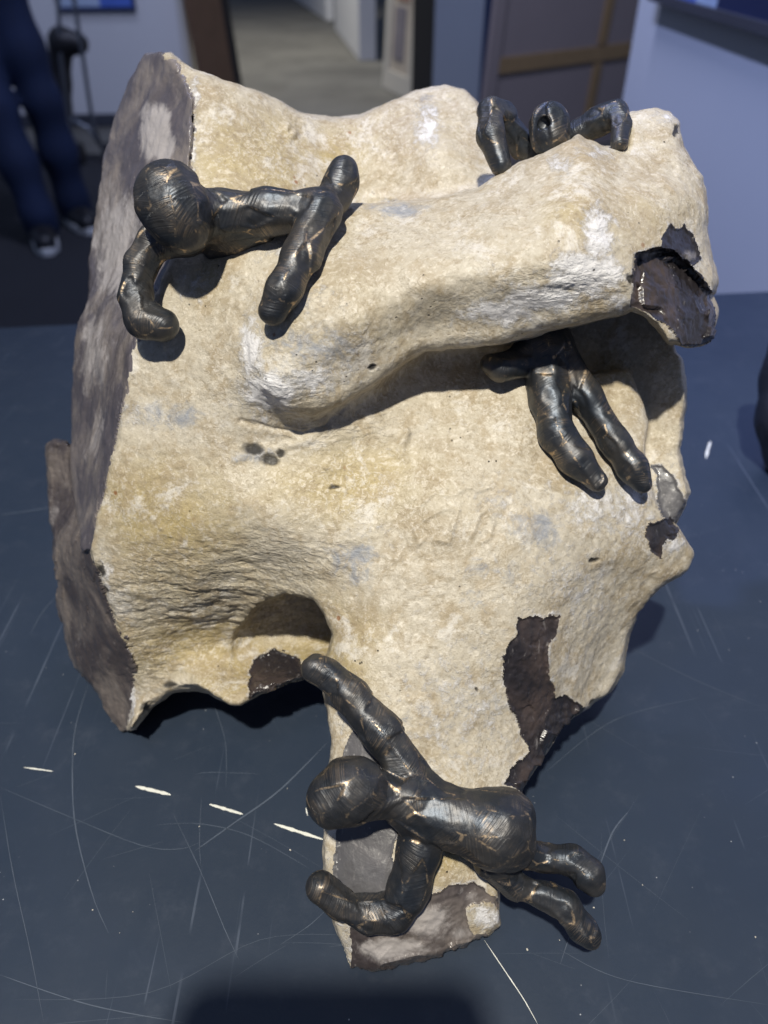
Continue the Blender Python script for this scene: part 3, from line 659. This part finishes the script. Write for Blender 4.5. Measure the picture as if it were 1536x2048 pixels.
# ------------------------------------------------------------------ bronze figures
def chain_field(segs, k, vox, pad=0.004):
    A = np.array([s[0] for s in segs]); B = np.array([s[2] for s in segs]); rr = max(max(s[1], s[3]) for s in segs)
    lo = np.minimum(A, B).min(0) - rr - pad; hi = np.maximum(A, B).max(0) + rr + pad
    ax = [np.arange(lo[i], hi[i], vox) for i in range(3)]
    G = np.stack(np.meshgrid(*ax, indexing='ij'), -1).astype(np.float32); f = np.full(G.shape[:3], 1e3, np.float32)
    for a, ra, b, rb in segs:
        sl = tuple(slice(max(0, int((min(a[i], b[i]) - max(ra, rb) - 3 * k - pad - lo[i]) / vox)), int((max(a[i], b[i]) + max(ra, rb) + 3 * k + pad - lo[i]) / vox) + 2) for i in range(3))
        g = G[sl]; ba = np.asarray(b, np.float32) - np.asarray(a, np.float32); L = max(float(ba @ ba), 1e-12)
        t = np.clip(((g - np.asarray(a, np.float32)) @ ba) / L, 0, 1)
        d = np.linalg.norm(g - np.asarray(a, np.float32) - t[..., None] * ba, axis=-1) - (ra + t * (rb - ra))
        f[sl] = smin(f[sl], d, np.float32(k))
    return f, lo
def chain_mesh(chains, k, vox, dents=()):
    segs = []
    for c in chains:
        pts = [(P(x, y, z / 100.0), r * (0.945 if r < 47 else 0.99) * z / 100.0 / F) for x, y, z, r in c]
        segs += [(pts[i][0], pts[i][1], pts[i + 1][0], pts[i + 1][1]) for i in range(len(pts) - 1)]
    global SEGS
    SEGS = segs
    f, lo = chain_field(segs, k, vox)
    for x, y, z, r in dents:
        p = P(x, y, z / 100.0); ax = [lo[i] + np.arange(f.shape[i]) * vox for i in range(3)]
        d = np.sqrt((ax[0][:, None, None] - p[0]) ** 2 + (ax[1][None, :, None] - p[1]) ** 2 + (ax[2][None, None, :] - p[2]) ** 2) - r * z / 100 / F
        f = np.maximum(f, -d.astype(np.float32))
    V, Q = surface_nets(f); V = lo + V * vox
    vol = np.einsum('ij,ij->i', V[Q[:, 0]], np.cross(V[Q[:, 1]], V[Q[:, 2]])).sum() + np.einsum('ij,ij->i', V[Q[:, 0]], np.cross(V[Q[:, 2]], V[Q[:, 3]])).sum()
    if vol < 0: Q = Q[:, ::-1].copy()
    return smooth(V, Q, 1, 0.4), Q
def bronze(name, label, chains, seed, k=0.005, dents=(), spacing=0.0105):
    V, Q = chain_mesh(chains, k, 0.00075, dents); N = normals(V, Q)
    bd = np.full(len(V), 9.0); ax = np.zeros(len(V)); run = 0.0; AX = np.zeros_like(V)
    for a, ra, b, rb in SEGS:
        ba = b - a; L = np.linalg.norm(ba) + 1e-9; u = np.clip((V - a) @ ba / L ** 2, 0, 1)
        dd = np.linalg.norm(V - a - u[:, None] * ba, axis=1) - (ra + u * (rb - ra)); w = dd < bd
        bd[w] = dd[w]; ax[w] = ((V - a) @ ba / L)[w] + run; run += L; AX[w] = ba / L
    off, bi, sn, edge = facet(V, N, spacing, 0.00048, seed, AX)
    r = np.random.default_rng(seed + 90); d = r.normal(size=sn.shape); d -= (d * sn).sum(1)[:, None] * sn; d /= np.linalg.norm(d, axis=1)[:, None]
    t = (ax + 0.45 * np.einsum('ij,ij->i', V, d[bi])) / 0.0009
    V2 = V + N * (off + 0.00018 * noise(V, 230, seed, 2))[:, None]; V2 = smooth(V2, Q, 1, 0.5)
    o = mesh_np(name, V2 - V2.mean(0), Q, M['bronze'], None, dict(file=t, edge=edge)); o.location = V2.mean(0)
    return tag(o, label, 'bronze figure', 'small bronze figures clinging to the flint')

bronze('bronze_figure', 'round-headed bronze figure sprawled across the upper left of the rock beside the tall grey face',
    [[(338, 396, 34.9, 64), (356, 430, 34.9, 63)], [(342, 392, 34.9, 62), (345, 405, 34.9, 69)], [(370, 455, 35.2, 48), (371, 456, 35.2, 48)],
     [(385, 428, 35.6, 38), (440, 430, 36.2, 45), (540, 423, 36.0, 43), (640, 422, 35.9, 42)],
     [(440, 432, 36.4, 42), (370, 470, 36.9, 38), (312, 485, 36.9, 34), (280, 530, 37.0, 31), (271, 590, 37.0, 31), (288, 640, 37.0, 34), (325, 650, 36.9, 33)],
     [(640, 428, 35.7, 42), (602, 515, 34.9, 37), (568, 580, 34.4, 33), (546, 622, 34.6, 29)],
     [(630, 425, 36.2, 36), (668, 395, 36.9, 30), (684, 362, 37.0, 31), (688, 338, 36.9, 26)],
     [(520, 450, 36.9, 40), (460, 478, 37.4, 34), (430, 500, 37.8, 22)]], 3)
bronze('bronze_figure', 'bronze figure peering over the top right of the ridge, both arms bent over the edge',
    [[(1098, 247, 38.4, 41), (1100, 272, 38.4, 40)], [(1100, 285, 39.8, 30), (1095, 330, 40.9, 46), (1090, 420, 41.5, 52)],
     [(1080, 315, 40.4, 28), (1045, 292, 40.0, 25), (1004, 232, 39.2, 26), (982, 224, 38.8, 26), (982, 270, 38.4, 28), (1002, 330, 38.2, 21)],
     [(1115, 305, 40.4, 26), (1160, 266, 39.6, 25), (1200, 240, 38.9, 28), (1230, 229, 38.5, 25), (1242, 250, 38.0, 19), (1238, 286, 37.6, 17)]], 5, k=0.0028, dents=[(1087, 246, 37.4, 12), (1087, 247, 37.7, 12)], spacing=0.009)
bronze('bronze_figure', 'bronze figure hanging in the shaded hollow below the ridge, legs dangling down',
    [[(1070, 560, 41.6, 50), (1075, 640, 40.9, 56), (1088, 700, 40.1, 54)],
     [(1082, 710, 39.8, 46), (1100, 800, 39.2, 38), (1116, 870, 38.7, 35), (1150, 918, 38.4, 32), (1194, 962, 38.3, 21)],
     [(1110, 700, 40.2, 38), (1172, 795, 39.9, 31), (1230, 885, 39.4, 28), (1265, 935, 39.2, 28), (1284, 966, 39.1, 20)],
     [(1060, 690, 39.8, 34), (1030, 728, 39.3, 24), (1000, 735, 39.0, 25), (978, 727, 39.0, 17)]], 8)
bronze('bronze_figure', 'large bronze figure crawling face-down over the foot of the rock, legs off its edge',
    [[(672, 1592, 33.8, 54), (692, 1582, 33.8, 64)], [(665, 1605, 33.8, 48), (720, 1572, 34.0, 54)], [(700, 1590, 34.0, 58), (760, 1592, 34.4, 42), (820, 1600, 34.7, 48)],
     [(845, 1582, 35.1, 44), (800, 1520, 35.4, 38), (765, 1465, 35.6, 42), (700, 1388, 36.0, 35), (655, 1348, 36.3, 28), (632, 1338, 36.3, 30)],
     [(825, 1605, 34.9, 58), (905, 1635, 34.7, 59), (990, 1657, 34.6, 77)], [(985, 1657, 34.6, 70), (1018, 1630, 34.8, 50)], [(985, 1657, 34.6, 70), (1020, 1688, 34.8, 50)],
     [(845, 1630, 34.9, 46), (838, 1700, 35.0, 43), (816, 1780, 35.2, 42), (785, 1825, 35.3, 38), (735, 1828, 35.3, 34), (680, 1806, 35.1, 28), (643, 1775, 34.9, 32)],
     [(1030, 1700, 35.6, 36), (1090, 1717, 36.0, 26), (1145, 1720, 35.9, 27), (1176, 1748, 35.7, 31), (1189, 1772, 35.6, 20)],
     [(985, 1720, 35.6, 40), (1030, 1772, 36.0, 25), (1090, 1790, 36.0, 26), (1130, 1812, 35.8, 28), (1165, 1858, 35.7, 26), (1180, 1874, 35.7, 23)]], 12, k=0.0036, spacing=0.0095)
# neighbour sculpture cut by the right edge of the photograph
bronze('bronze_sculpture', 'dark lumpy sculpture on the table cut off at the right edge of the photo',
    [[(1585, 690, 66, 45), (1578, 760, 67, 50), (1575, 840, 67, 55), (1590, 900, 68, 60)], [(1572, 740, 66, 30), (1552, 810, 66.5, 18), (1560, 850, 66.5, 20)], [(1590, 900, 68, 40), (1600, 960, 70, 40)]], 15, k=0.01, spacing=0.02)
for o in COL.objects:
    if o.name == 'bronze_sculpture': o['category'] = 'sculpture'; del o['group']; o.data.materials[0] = plain('blackened bronze', (0.012, 0.014, 0.022), 0.5, 0.3, 40)
# ------------------------------------------------------------------ hall behind the table
def seg_mesh(name, chains, k, vox, m, parent=None, sm=2):
    segs = []
    for ch in chains:
        segs += [(np.array(ch[i][:3], float), ch[i][3], np.array(ch[i + 1][:3], float), ch[i + 1][3]) for i in range(len(ch) - 1)]
    f, lo = chain_field(segs, k, vox, pad=vox * 3); V, Q = surface_nets(f); V = lo + V * vox
    vol = np.einsum('ij,ij->i', V[Q[:, 0]], np.cross(V[Q[:, 1]], V[Q[:, 2]])).sum() + np.einsum('ij,ij->i', V[Q[:, 0]], np.cross(V[Q[:, 2]], V[Q[:, 3]])).sum()
    if vol < 0: Q = Q[:, ::-1].copy()
    return mesh_np(name, smooth(V, Q, sm, 0.5), Q, m, parent)
fl = lambda x, y: on_plane(x, y, FLOOR)
m_white = plain('white painted panel', (0.70, 0.70, 0.70), 0.6, 0.04, 1.5, 0.1, 60)
m_edge = plain('pale panel edge', (0.62, 0.60, 0.55), 0.6, 0.05, 3)
m_wood = plain('brown stained wood', (0.16, 0.095, 0.055), 0.55, 0.3, 8)
m_pine = plain('pine stretcher wood', (0.36, 0.235, 0.11), 0.6, 0.2, 14)
m_black = plain('black plastic', (0.015, 0.015, 0.017), 0.5, 0.2, 20)
m_canvas = plain('raw canvas back', (0.33, 0.27, 0.25), 0.85, 0.08, 5, 0.2, 300)
m_metal = plain('grey aluminium tube', (0.25, 0.27, 0.30), 0.35, 0.1, 30, Metallic=0.8)

# left exhibition wall with a framed picture
def wall(label, a, b, t, h, m=m_white, name='partition_wall', edge=None):
    a, b = Vector(a), Vector(b); r = empty(name, ((a + b) / 2)[:2] + (FLOOR,), label, 'wall', None)
    mb = MB(); mb.slab(a, b, t, h, FLOOR + 0.006); mb.build('panel', m, r, 0.004)
    return r
a, b = fl(-420, 262), fl(386, 250)
w1 = wall('white exhibition wall behind the standing person at the left', a, b, 0.12, 2.6)
d = (b - a).normalized(); nn = Vector((-d.y, d.x, 0))
mb = MB(); c = b + d * 0.004; mb.slab(c, c + d * 0.035, 0.13, 2.6, FLOOR + 0.006); mb.build('edge_trim', m_edge, w1)
mb = MB(); mb.slab(a - nn * .014, b - nn * .014, 0.012, 0.07, FLOOR + 0.006); mb.build('skirting', plain('dark skirting', (0.05, 0.055, 0.07), 0.6), w1)
# picture on that wall: pixel columns 205..272, bottom edge at row 20
def on_wall(px, py, a, d):
    """point of the vertical plane through a along d seen at a pixel"""
    o = Vector((0, 0, CAMH)); r = Vector(P(px, py, 1.0)) - o; n = Vector((-d.y, d.x, 0))
    return o + r * ((a - o).dot(n) / r.dot(n))
def picture(label, a, d, x0, x1, yb, h, m_frame, blocks, side=-1):
    nn = Vector((-d.y, d.x, 0)) * side
    p0 = on_wall(x0, yb, a, d); p1 = on_wall(x1, yb, a, d); p1 = p0 + d * (p1 - p0).dot(d); z0 = p0.z
    r = empty('framed_picture', ((p0 + p1) / 2)[:2] + (z0,), label, 'picture')
    L = (p1 - p0).length; fw = 0.018
    def bar(s0, s1, u0, u1, t0, t1, name, m):
        q = [p0 + d * s + nn * t for t in (t0, t1) for s in (s0, s1)]
        mb = MB(); c8 = [Vector((q[i].x, q[i].y, z0 + u)) for u in (u0, u1) for i in (0, 1, 3, 2)]; mb.hexa(c8); mb.build(name, m, r)
    bar(0, L, 0, fw, 0.004, .035, 'frame_bar', m_frame); bar(0, L, h - fw, h, 0.004, .035, 'frame_bar', m_frame)
    bar(0, fw, fw, h - fw, 0.004, .035, 'frame_bar', m_frame); bar(L - fw, L, fw, h - fw, 0.004, .035, 'frame_bar', m_frame)
    for s0, s1, u0, u1, m in blocks:
        bar(fw + (L - 2 * fw) * s0, fw + (L - 2 * fw) * s1, fw + (h - 2 * fw) * u0, fw + (h - 2 * fw) * u1, 0.006, .02, 'colour_field', m)
m_nav = plain('navy frame', (0.02, 0.035, 0.12), 0.5)
m_blu = plain('blue paint', (0.08, 0.16, 0.55), 0.5, 0.5, 6); m_pale = plain('pale blue paint', (0.45, 0.55, 0.70), 0.5, 0.3, 7); m_deep = plain('deep navy paint', (0.012, 0.02, 0.07), 0.5, 0.3, 5)
picture('small framed blue and white picture hanging on the left white wall', a, d, 118, 274, 20, 0.5, m_nav,
        [(0, .55, 0, .6, m_pale), (.55, 1, 0, .6, m_blu), (0, 1, .6, 1, m_blu)])

# brown board leaning at the end of that wall
def lean_board(name, label, cat, f0, f1, t, h, lean, parts):
    r = empty(name, ((f0 + f1) / 2)[:2] + (FLOOR,), label, cat)
    d = (f1 - f0); L = d.length; d.normalize(); nn = Vector((-d.y, d.x, 0)); up = (Vector((0, 0, 1)) * h + Vector(lean)); 
    for nm, s0, s1, u0, u1, t0, t1, m in parts:
        q = []
        for u in (u0, u1):
            for s, tt in ((s0, t0), (s1, t0), (s1, t1), (s0, t1)):
                q.append(Vector((f0.x, f0.y, FLOOR + 0.006)) + d * (s * L) + nn * (tt * t) + up * u)
        mb = MB(); mb.hexa(q); mb.build(nm, m, r, 0.002)
    return r
lean_board('wooden_board', 'brown stained board leaning against the end of the left white wall', 'board', fl(424, 262), fl(496, 238), 0.03, 1.5, (-0.13, 0.10, 0),
           [('board', 0, 0.8, 0, 1, 0, 1, m_wood), ('edge_strip', 0.8, 1, 0, 1, 0, 1.2, m_black)])

# aisle walls on the right of the grey floor
wall('far white wall panel at the end of the aisle', fl(560, -30), fl(668, 42), -0.1, 2.6)
wall('nearer white wall panel along the aisle beside the leaning painting', fl(697, 60), fl(752, 122), -0.16, 2.6)
m_cream = plain('cream frame', (0.58, 0.55, 0.48), 0.5, 0.06); m_rust = plain('rust and beige paint', (0.42, 0.25, 0.17), 0.6, 0.6, 9); m_beige = plain('beige paint', (0.50, 0.44, 0.36), 0.6, 0.4, 8); m_gr = plain('grey violet paint', (0.22, 0.20, 0.22), 0.6, 0.4, 8)
lean_board('leaning_painting', 'cream-framed abstract painting leaning upright in the aisle', 'painting', fl(764, 176), fl(822, 205), 0.04, 1.9, (0.12, 0.04, 0),
           [('canvas', .16, .84, .075, .955, .3, 1, m_beige), ('colour_field', .3, .62, .12, .3, .1, .32, m_gr), ('colour_field', .3, .7, .32, .75, .1, .32, m_rust),
            ('frame_bar', 0, .16, 0, 1, 0, 1, m_cream), ('frame_bar', .84, 1, 0, 1, 0, 1, m_cream), ('frame_bar', .16, .84, 0, .075, 0, 1, m_cream), ('frame_bar', .16, .84, .955, 1, 0, 1, m_cream)])
wall('dark panel filling the gap beside the leaning painting', fl(822, 205), fl(872, 222), 0.05, 2.6, plain('black gap panel', (0.012, 0.012, 0.014), 0.9), 'dark_panel')  # black panel stands in for the dark gap here
w3 = wall('blue-grey wall panel behind the rounded top of the rock', fl(862, 240), fl(958, 250), 0.06, 2.6, plain('grey panel', (0.36, 0.40, 0.46), 0.6, 0.05, 2))
wall('narrow navy post between the grey panel and the canvas', fl(952, 262), fl(976, 266), 0.04, 2.6, plain('navy post', (0.02, 0.035, 0.09), 0.5), 'wall_post')
wall('narrow pale wall end beside the canvas back', fl(974, 285), fl(1000, 289), 0.05, 2.6, m_white, 'wall_post')
# stretched canvas seen from behind
f0, f1 = fl(952, 345), fl(1290, 275)
lean_board('canvas_back', 'back of a large stretched canvas with pine crossbars behind the rock', 'canvas', f0, f1, 0.03, 1.75, (0.10, 0.05, 0),
           [('canvas', 0, 1, 0, 1, .7, 1, m_canvas), ('crossbar', .06, .96, .262, .305, 0.25, .7, m_pine), ('upright_bar', .58, .625, .04, .258, 0.28, .7, m_pine), ('upright_bar', .58, .625, .309, .96, 0.28, .7, m_pine),
            ('stretcher_bar', 0, .055, 0, 1, 0.1, .7, m_canvas), ('stretcher_bar', .965, 1, 0, 1, 0.1, .7, m_pine)])
# right wall running along the view
wp = Vector(P(1278, 0, 2.05)); vp = (Vector(P(690, -184, 1.0)) - Vector((0, 0, CAMH))); vp.z = 0; vp.normalize()
pa = Vector((wp.x, wp.y, 0)); pb = pa - vp * 2.6
wr = wall('bluish white exhibition wall right of the table', pb, pa, -0.03, 2.6, m_white)
picture('blue framed picture at the top right of the bluish wall', pa, -vp, 1322, 1640, 0, 0.6, plain('dark grey frame', (0.06, 0.06, 0.07), 0.5),
        [(0, .36, 0, 1, m_blu), (.36, .52, 0, 1, m_pale), (.52, 1, 0, 1, m_deep)], side=-1)

# person standing at the left: jeans, dark shoes with white soles, dark jumper
foot1, foot2 = fl(92, 488), fl(158, 452)
person = empty('person', ((foot1 + foot2) / 2)[:2] + (FLOOR,), 'person in blue jeans and black shoes with white soles standing behind the table', 'person')
m_jean = plain('blue denim', (0.006, 0.016, 0.052), 0.85, 0.45, 9, 0.5, 500); m_knit = plain('dark navy knit', (0.02, 0.025, 0.05), 0.9, 0.2, 30)
m_skin = plain('skin', (0.50, 0.30, 0.22), 0.5, 0.08, 20); m_hair = plain('brown hair', (0.06, 0.035, 0.02), 0.6, 0.4, 60); m_sole = plain('white rubber', (0.68, 0.68, 0.66), 0.6, 0.05); m_shoe = plain('black leather', (0.015, 0.015, 0.017), 0.45, 0.2, 30)
hipc = Vector((fl(92, 488).x - 0.12, (foot1.y + foot2.y) / 2 + 0.10, FLOOR + 0.93))
def leg(f, hx, kn):
    h = hipc + Vector((hx, 0, -0.05)); k = (h + Vector((f.x, f.y, FLOOR + 0.12))) / 2 + Vector(kn)
    return [(*h, 0.098), (*((h + k) / 2), 0.086), (*k, 0.07), (*((k + Vector((f.x, f.y, FLOOR + .12))) / 2), 0.074), (f.x, f.y, FLOOR + 0.12, 0.064), (f.x, f.y + .01, FLOOR + 0.07, 0.068)]
seg_mesh('jeans', [leg(foot1, -0.09, (0.02, -0.03, 0.02)), leg(foot2, 0.10, (0.03, -0.02, 0.02)), [(*(hipc + Vector((-0.09, 0, 0.03))), 0.115), (*(hipc + Vector((0.09, 0, 0.03))), 0.115)],
                   [(*(hipc + Vector((-.06, 0, .1))), .12), (*(hipc + Vector((.06, 0, .1))), .12)]], 0.05, 0.012, m_jean, person)
for f, dr in ((foot1, Vector((0.42, -1, 0)).normalized()), (foot2, Vector((0.75, -1, 0)).normalized())):
    s = f - dr * 0.05; g = [(*(s + Vector((0, 0, .035))), .042), (*(s + dr * .10 + Vector((0, 0, .03))), .047), (*(s + dr * .19 + Vector((0, 0, .022))), .043)]
    seg_mesh('shoe', [[(p[0], p[1], p[2] + .025, p[3]) for p in g], [(s.x, s.y, FLOOR + .10, .045), (s.x, s.y, FLOOR + .06, .045)]], 0.02, 0.007, m_shoe, person)
    mb = MB(); pts = [(s + dr * t + Vector((-dr.y, dr.x, 0)) * w) for t, w in ((-.06, .0), (-.045, .035), (0, .046), (.10, .054), (.18, .048), (.235, .02), (.24, 0), (.235, -.02), (.18, -.048), (.10, -.054), (0, -.046), (-.045, -.035))]
    k = len(pts); mb.add([(p.x, p.y, FLOOR + .004) for p in pts] + [(p.x, p.y, FLOOR + .038) for p in pts], [tuple(range(k))[::-1], tuple(range(k, 2 * k))] + [(i, (i + 1) % k, k + (i + 1) % k, k + i) for i in range(k)])
    mb.build('sole', m_sole, person, 0.006)
T = lambda x, y, z: tuple(hipc + Vector((x, y, z)))
seg_mesh('jumper', [[(*T(0, 0, .12), .14), (*T(0, .01, .32), .15), (*T(0, 0, .50), .125)], [(*T(-.09, 0, .14), .11), (*T(-.14, 0, .48), .085)], [(*T(.09, 0, .14), .11), (*T(.14, 0, .48), .085)],
                    [(*T(-.19, 0, .50), .062), (*T(-.26, .04, .24), .052), (*T(-.12, -.20, .26), .040)], [(*T(.19, 0, .50), .062), (*T(.26, .04, .24), .052), (*T(.12, -.20, .26), .040)]], 0.05, 0.014, m_knit, person)
seg_mesh('head', [[(*T(0, .0, .56), .055), (*T(0, -.01, .64), .052)], [(*T(0, -.02, .72), .078), (*T(0, -.005, .77), .088)], [(*T(0, -.10, .725), .012), (*T(0, -.108, .70), .016)],
                  [(*T(-.085, 0, .735), .016), (*T(-.09, .005, .715), .012)], [(*T(.085, 0, .735), .016), (*T(.09, .005, .715), .012)], [(*T(-.02, -.085, .665), .012), (*T(.02, -.085, .665), .012)]], 0.02, 0.009, m_skin, person)
seg_mesh('hair', [[(*T(0, .02, .80), .092), (*T(0, .045, .75), .085)], [(*T(-.05, .0, .82), .05), (*T(.05, .0, .82), .05)]], 0.03, 0.010, m_hair, person)
for sx in (-1, 1):
    b0 = T(.10 * sx, -.22, .30)
    seg_mesh('hand', [[(*b0, .030), (b0[0], b0[1] - .03, b0[2] - .07, .034)]] + [[(b0[0] + (i - 1.5) * .017, b0[1] - .03, b0[2] - .07, .012), (b0[0] + (i - 1.5) * .019, b0[1] - .045, b0[2] - .12, .010), (b0[0] + (i - 1.5) * .018, b0[1] - .03, b0[2] - .125 - (.03, .04, .035, .02)[i], .008)] for i in range(4)]
             + [[(b0[0] - sx * .02, b0[1] - .02, b0[2] - .03, .014), (b0[0] - sx * .045, b0[1] - .05, b0[2] - .07, .011)]], 0.006, 0.005, m_skin, person, 1)

# folding luggage trolley with a black bag behind the person
c0 = fl(205, 330)
tro = empty('luggage_trolley', (c0.x, c0.y, FLOOR), 'folded grey trolley with a black bag strapped on, beside the person in jeans', 'trolley')
def tp(px, py): return at_y(px, py, c0.y)
mb = MB(); mb.tube([tp(140, -120), tp(148, 0), tp(168, 130), tp(186, 250), tp(214, 322)], 0.011, 10); mb.build('frame_tube', m_metal, tro, smooth_=True)
mb = MB(); mb.tube([tp(112, -120), tp(116, 0), tp(122, 120), tp(138, 250), tp(160, 330)], 0.011, 10); mb.build('frame_tube', m_metal, tro, smooth_=True)
mb = MB(); mb.tube([tp(130, 232), tp(175, 255), tp(208, 300)], 0.010, 10); mb.build('brace', m_metal, tro, smooth_=True)
q = [tp(104, 62), tp(150, 80), tp(160, 95), tp(132, 130), tp(128, 200), tp(138, 245), tp(112, 250), tp(96, 150)]
seg_mesh('bag', [[(*(tp(118, 80) + Vector((0, .05, 0))), .060), (*(tp(150, 90) + Vector((0, .05, 0))), .055)], [(*(tp(115, 90) + Vector((0, .05, 0))), .062), (*(tp(112, 170) + Vector((0, .06, 0))), .055), (*(tp(124, 232) + Vector((0, .05, 0))), .045)]], 0.04, 0.012, m_black, tro)
for x in (160, 214):
    p = fl(x, 335); mb = MB(); mb.tube([(p.x - .012, c0.y, FLOOR + .06), (p.x + .012, c0.y, FLOOR + .06)], .056, 20); mb.build('wheel', m_black, tro, smooth_=False)

# phone held over the near edge of the table (throws the soft shadow at the front)
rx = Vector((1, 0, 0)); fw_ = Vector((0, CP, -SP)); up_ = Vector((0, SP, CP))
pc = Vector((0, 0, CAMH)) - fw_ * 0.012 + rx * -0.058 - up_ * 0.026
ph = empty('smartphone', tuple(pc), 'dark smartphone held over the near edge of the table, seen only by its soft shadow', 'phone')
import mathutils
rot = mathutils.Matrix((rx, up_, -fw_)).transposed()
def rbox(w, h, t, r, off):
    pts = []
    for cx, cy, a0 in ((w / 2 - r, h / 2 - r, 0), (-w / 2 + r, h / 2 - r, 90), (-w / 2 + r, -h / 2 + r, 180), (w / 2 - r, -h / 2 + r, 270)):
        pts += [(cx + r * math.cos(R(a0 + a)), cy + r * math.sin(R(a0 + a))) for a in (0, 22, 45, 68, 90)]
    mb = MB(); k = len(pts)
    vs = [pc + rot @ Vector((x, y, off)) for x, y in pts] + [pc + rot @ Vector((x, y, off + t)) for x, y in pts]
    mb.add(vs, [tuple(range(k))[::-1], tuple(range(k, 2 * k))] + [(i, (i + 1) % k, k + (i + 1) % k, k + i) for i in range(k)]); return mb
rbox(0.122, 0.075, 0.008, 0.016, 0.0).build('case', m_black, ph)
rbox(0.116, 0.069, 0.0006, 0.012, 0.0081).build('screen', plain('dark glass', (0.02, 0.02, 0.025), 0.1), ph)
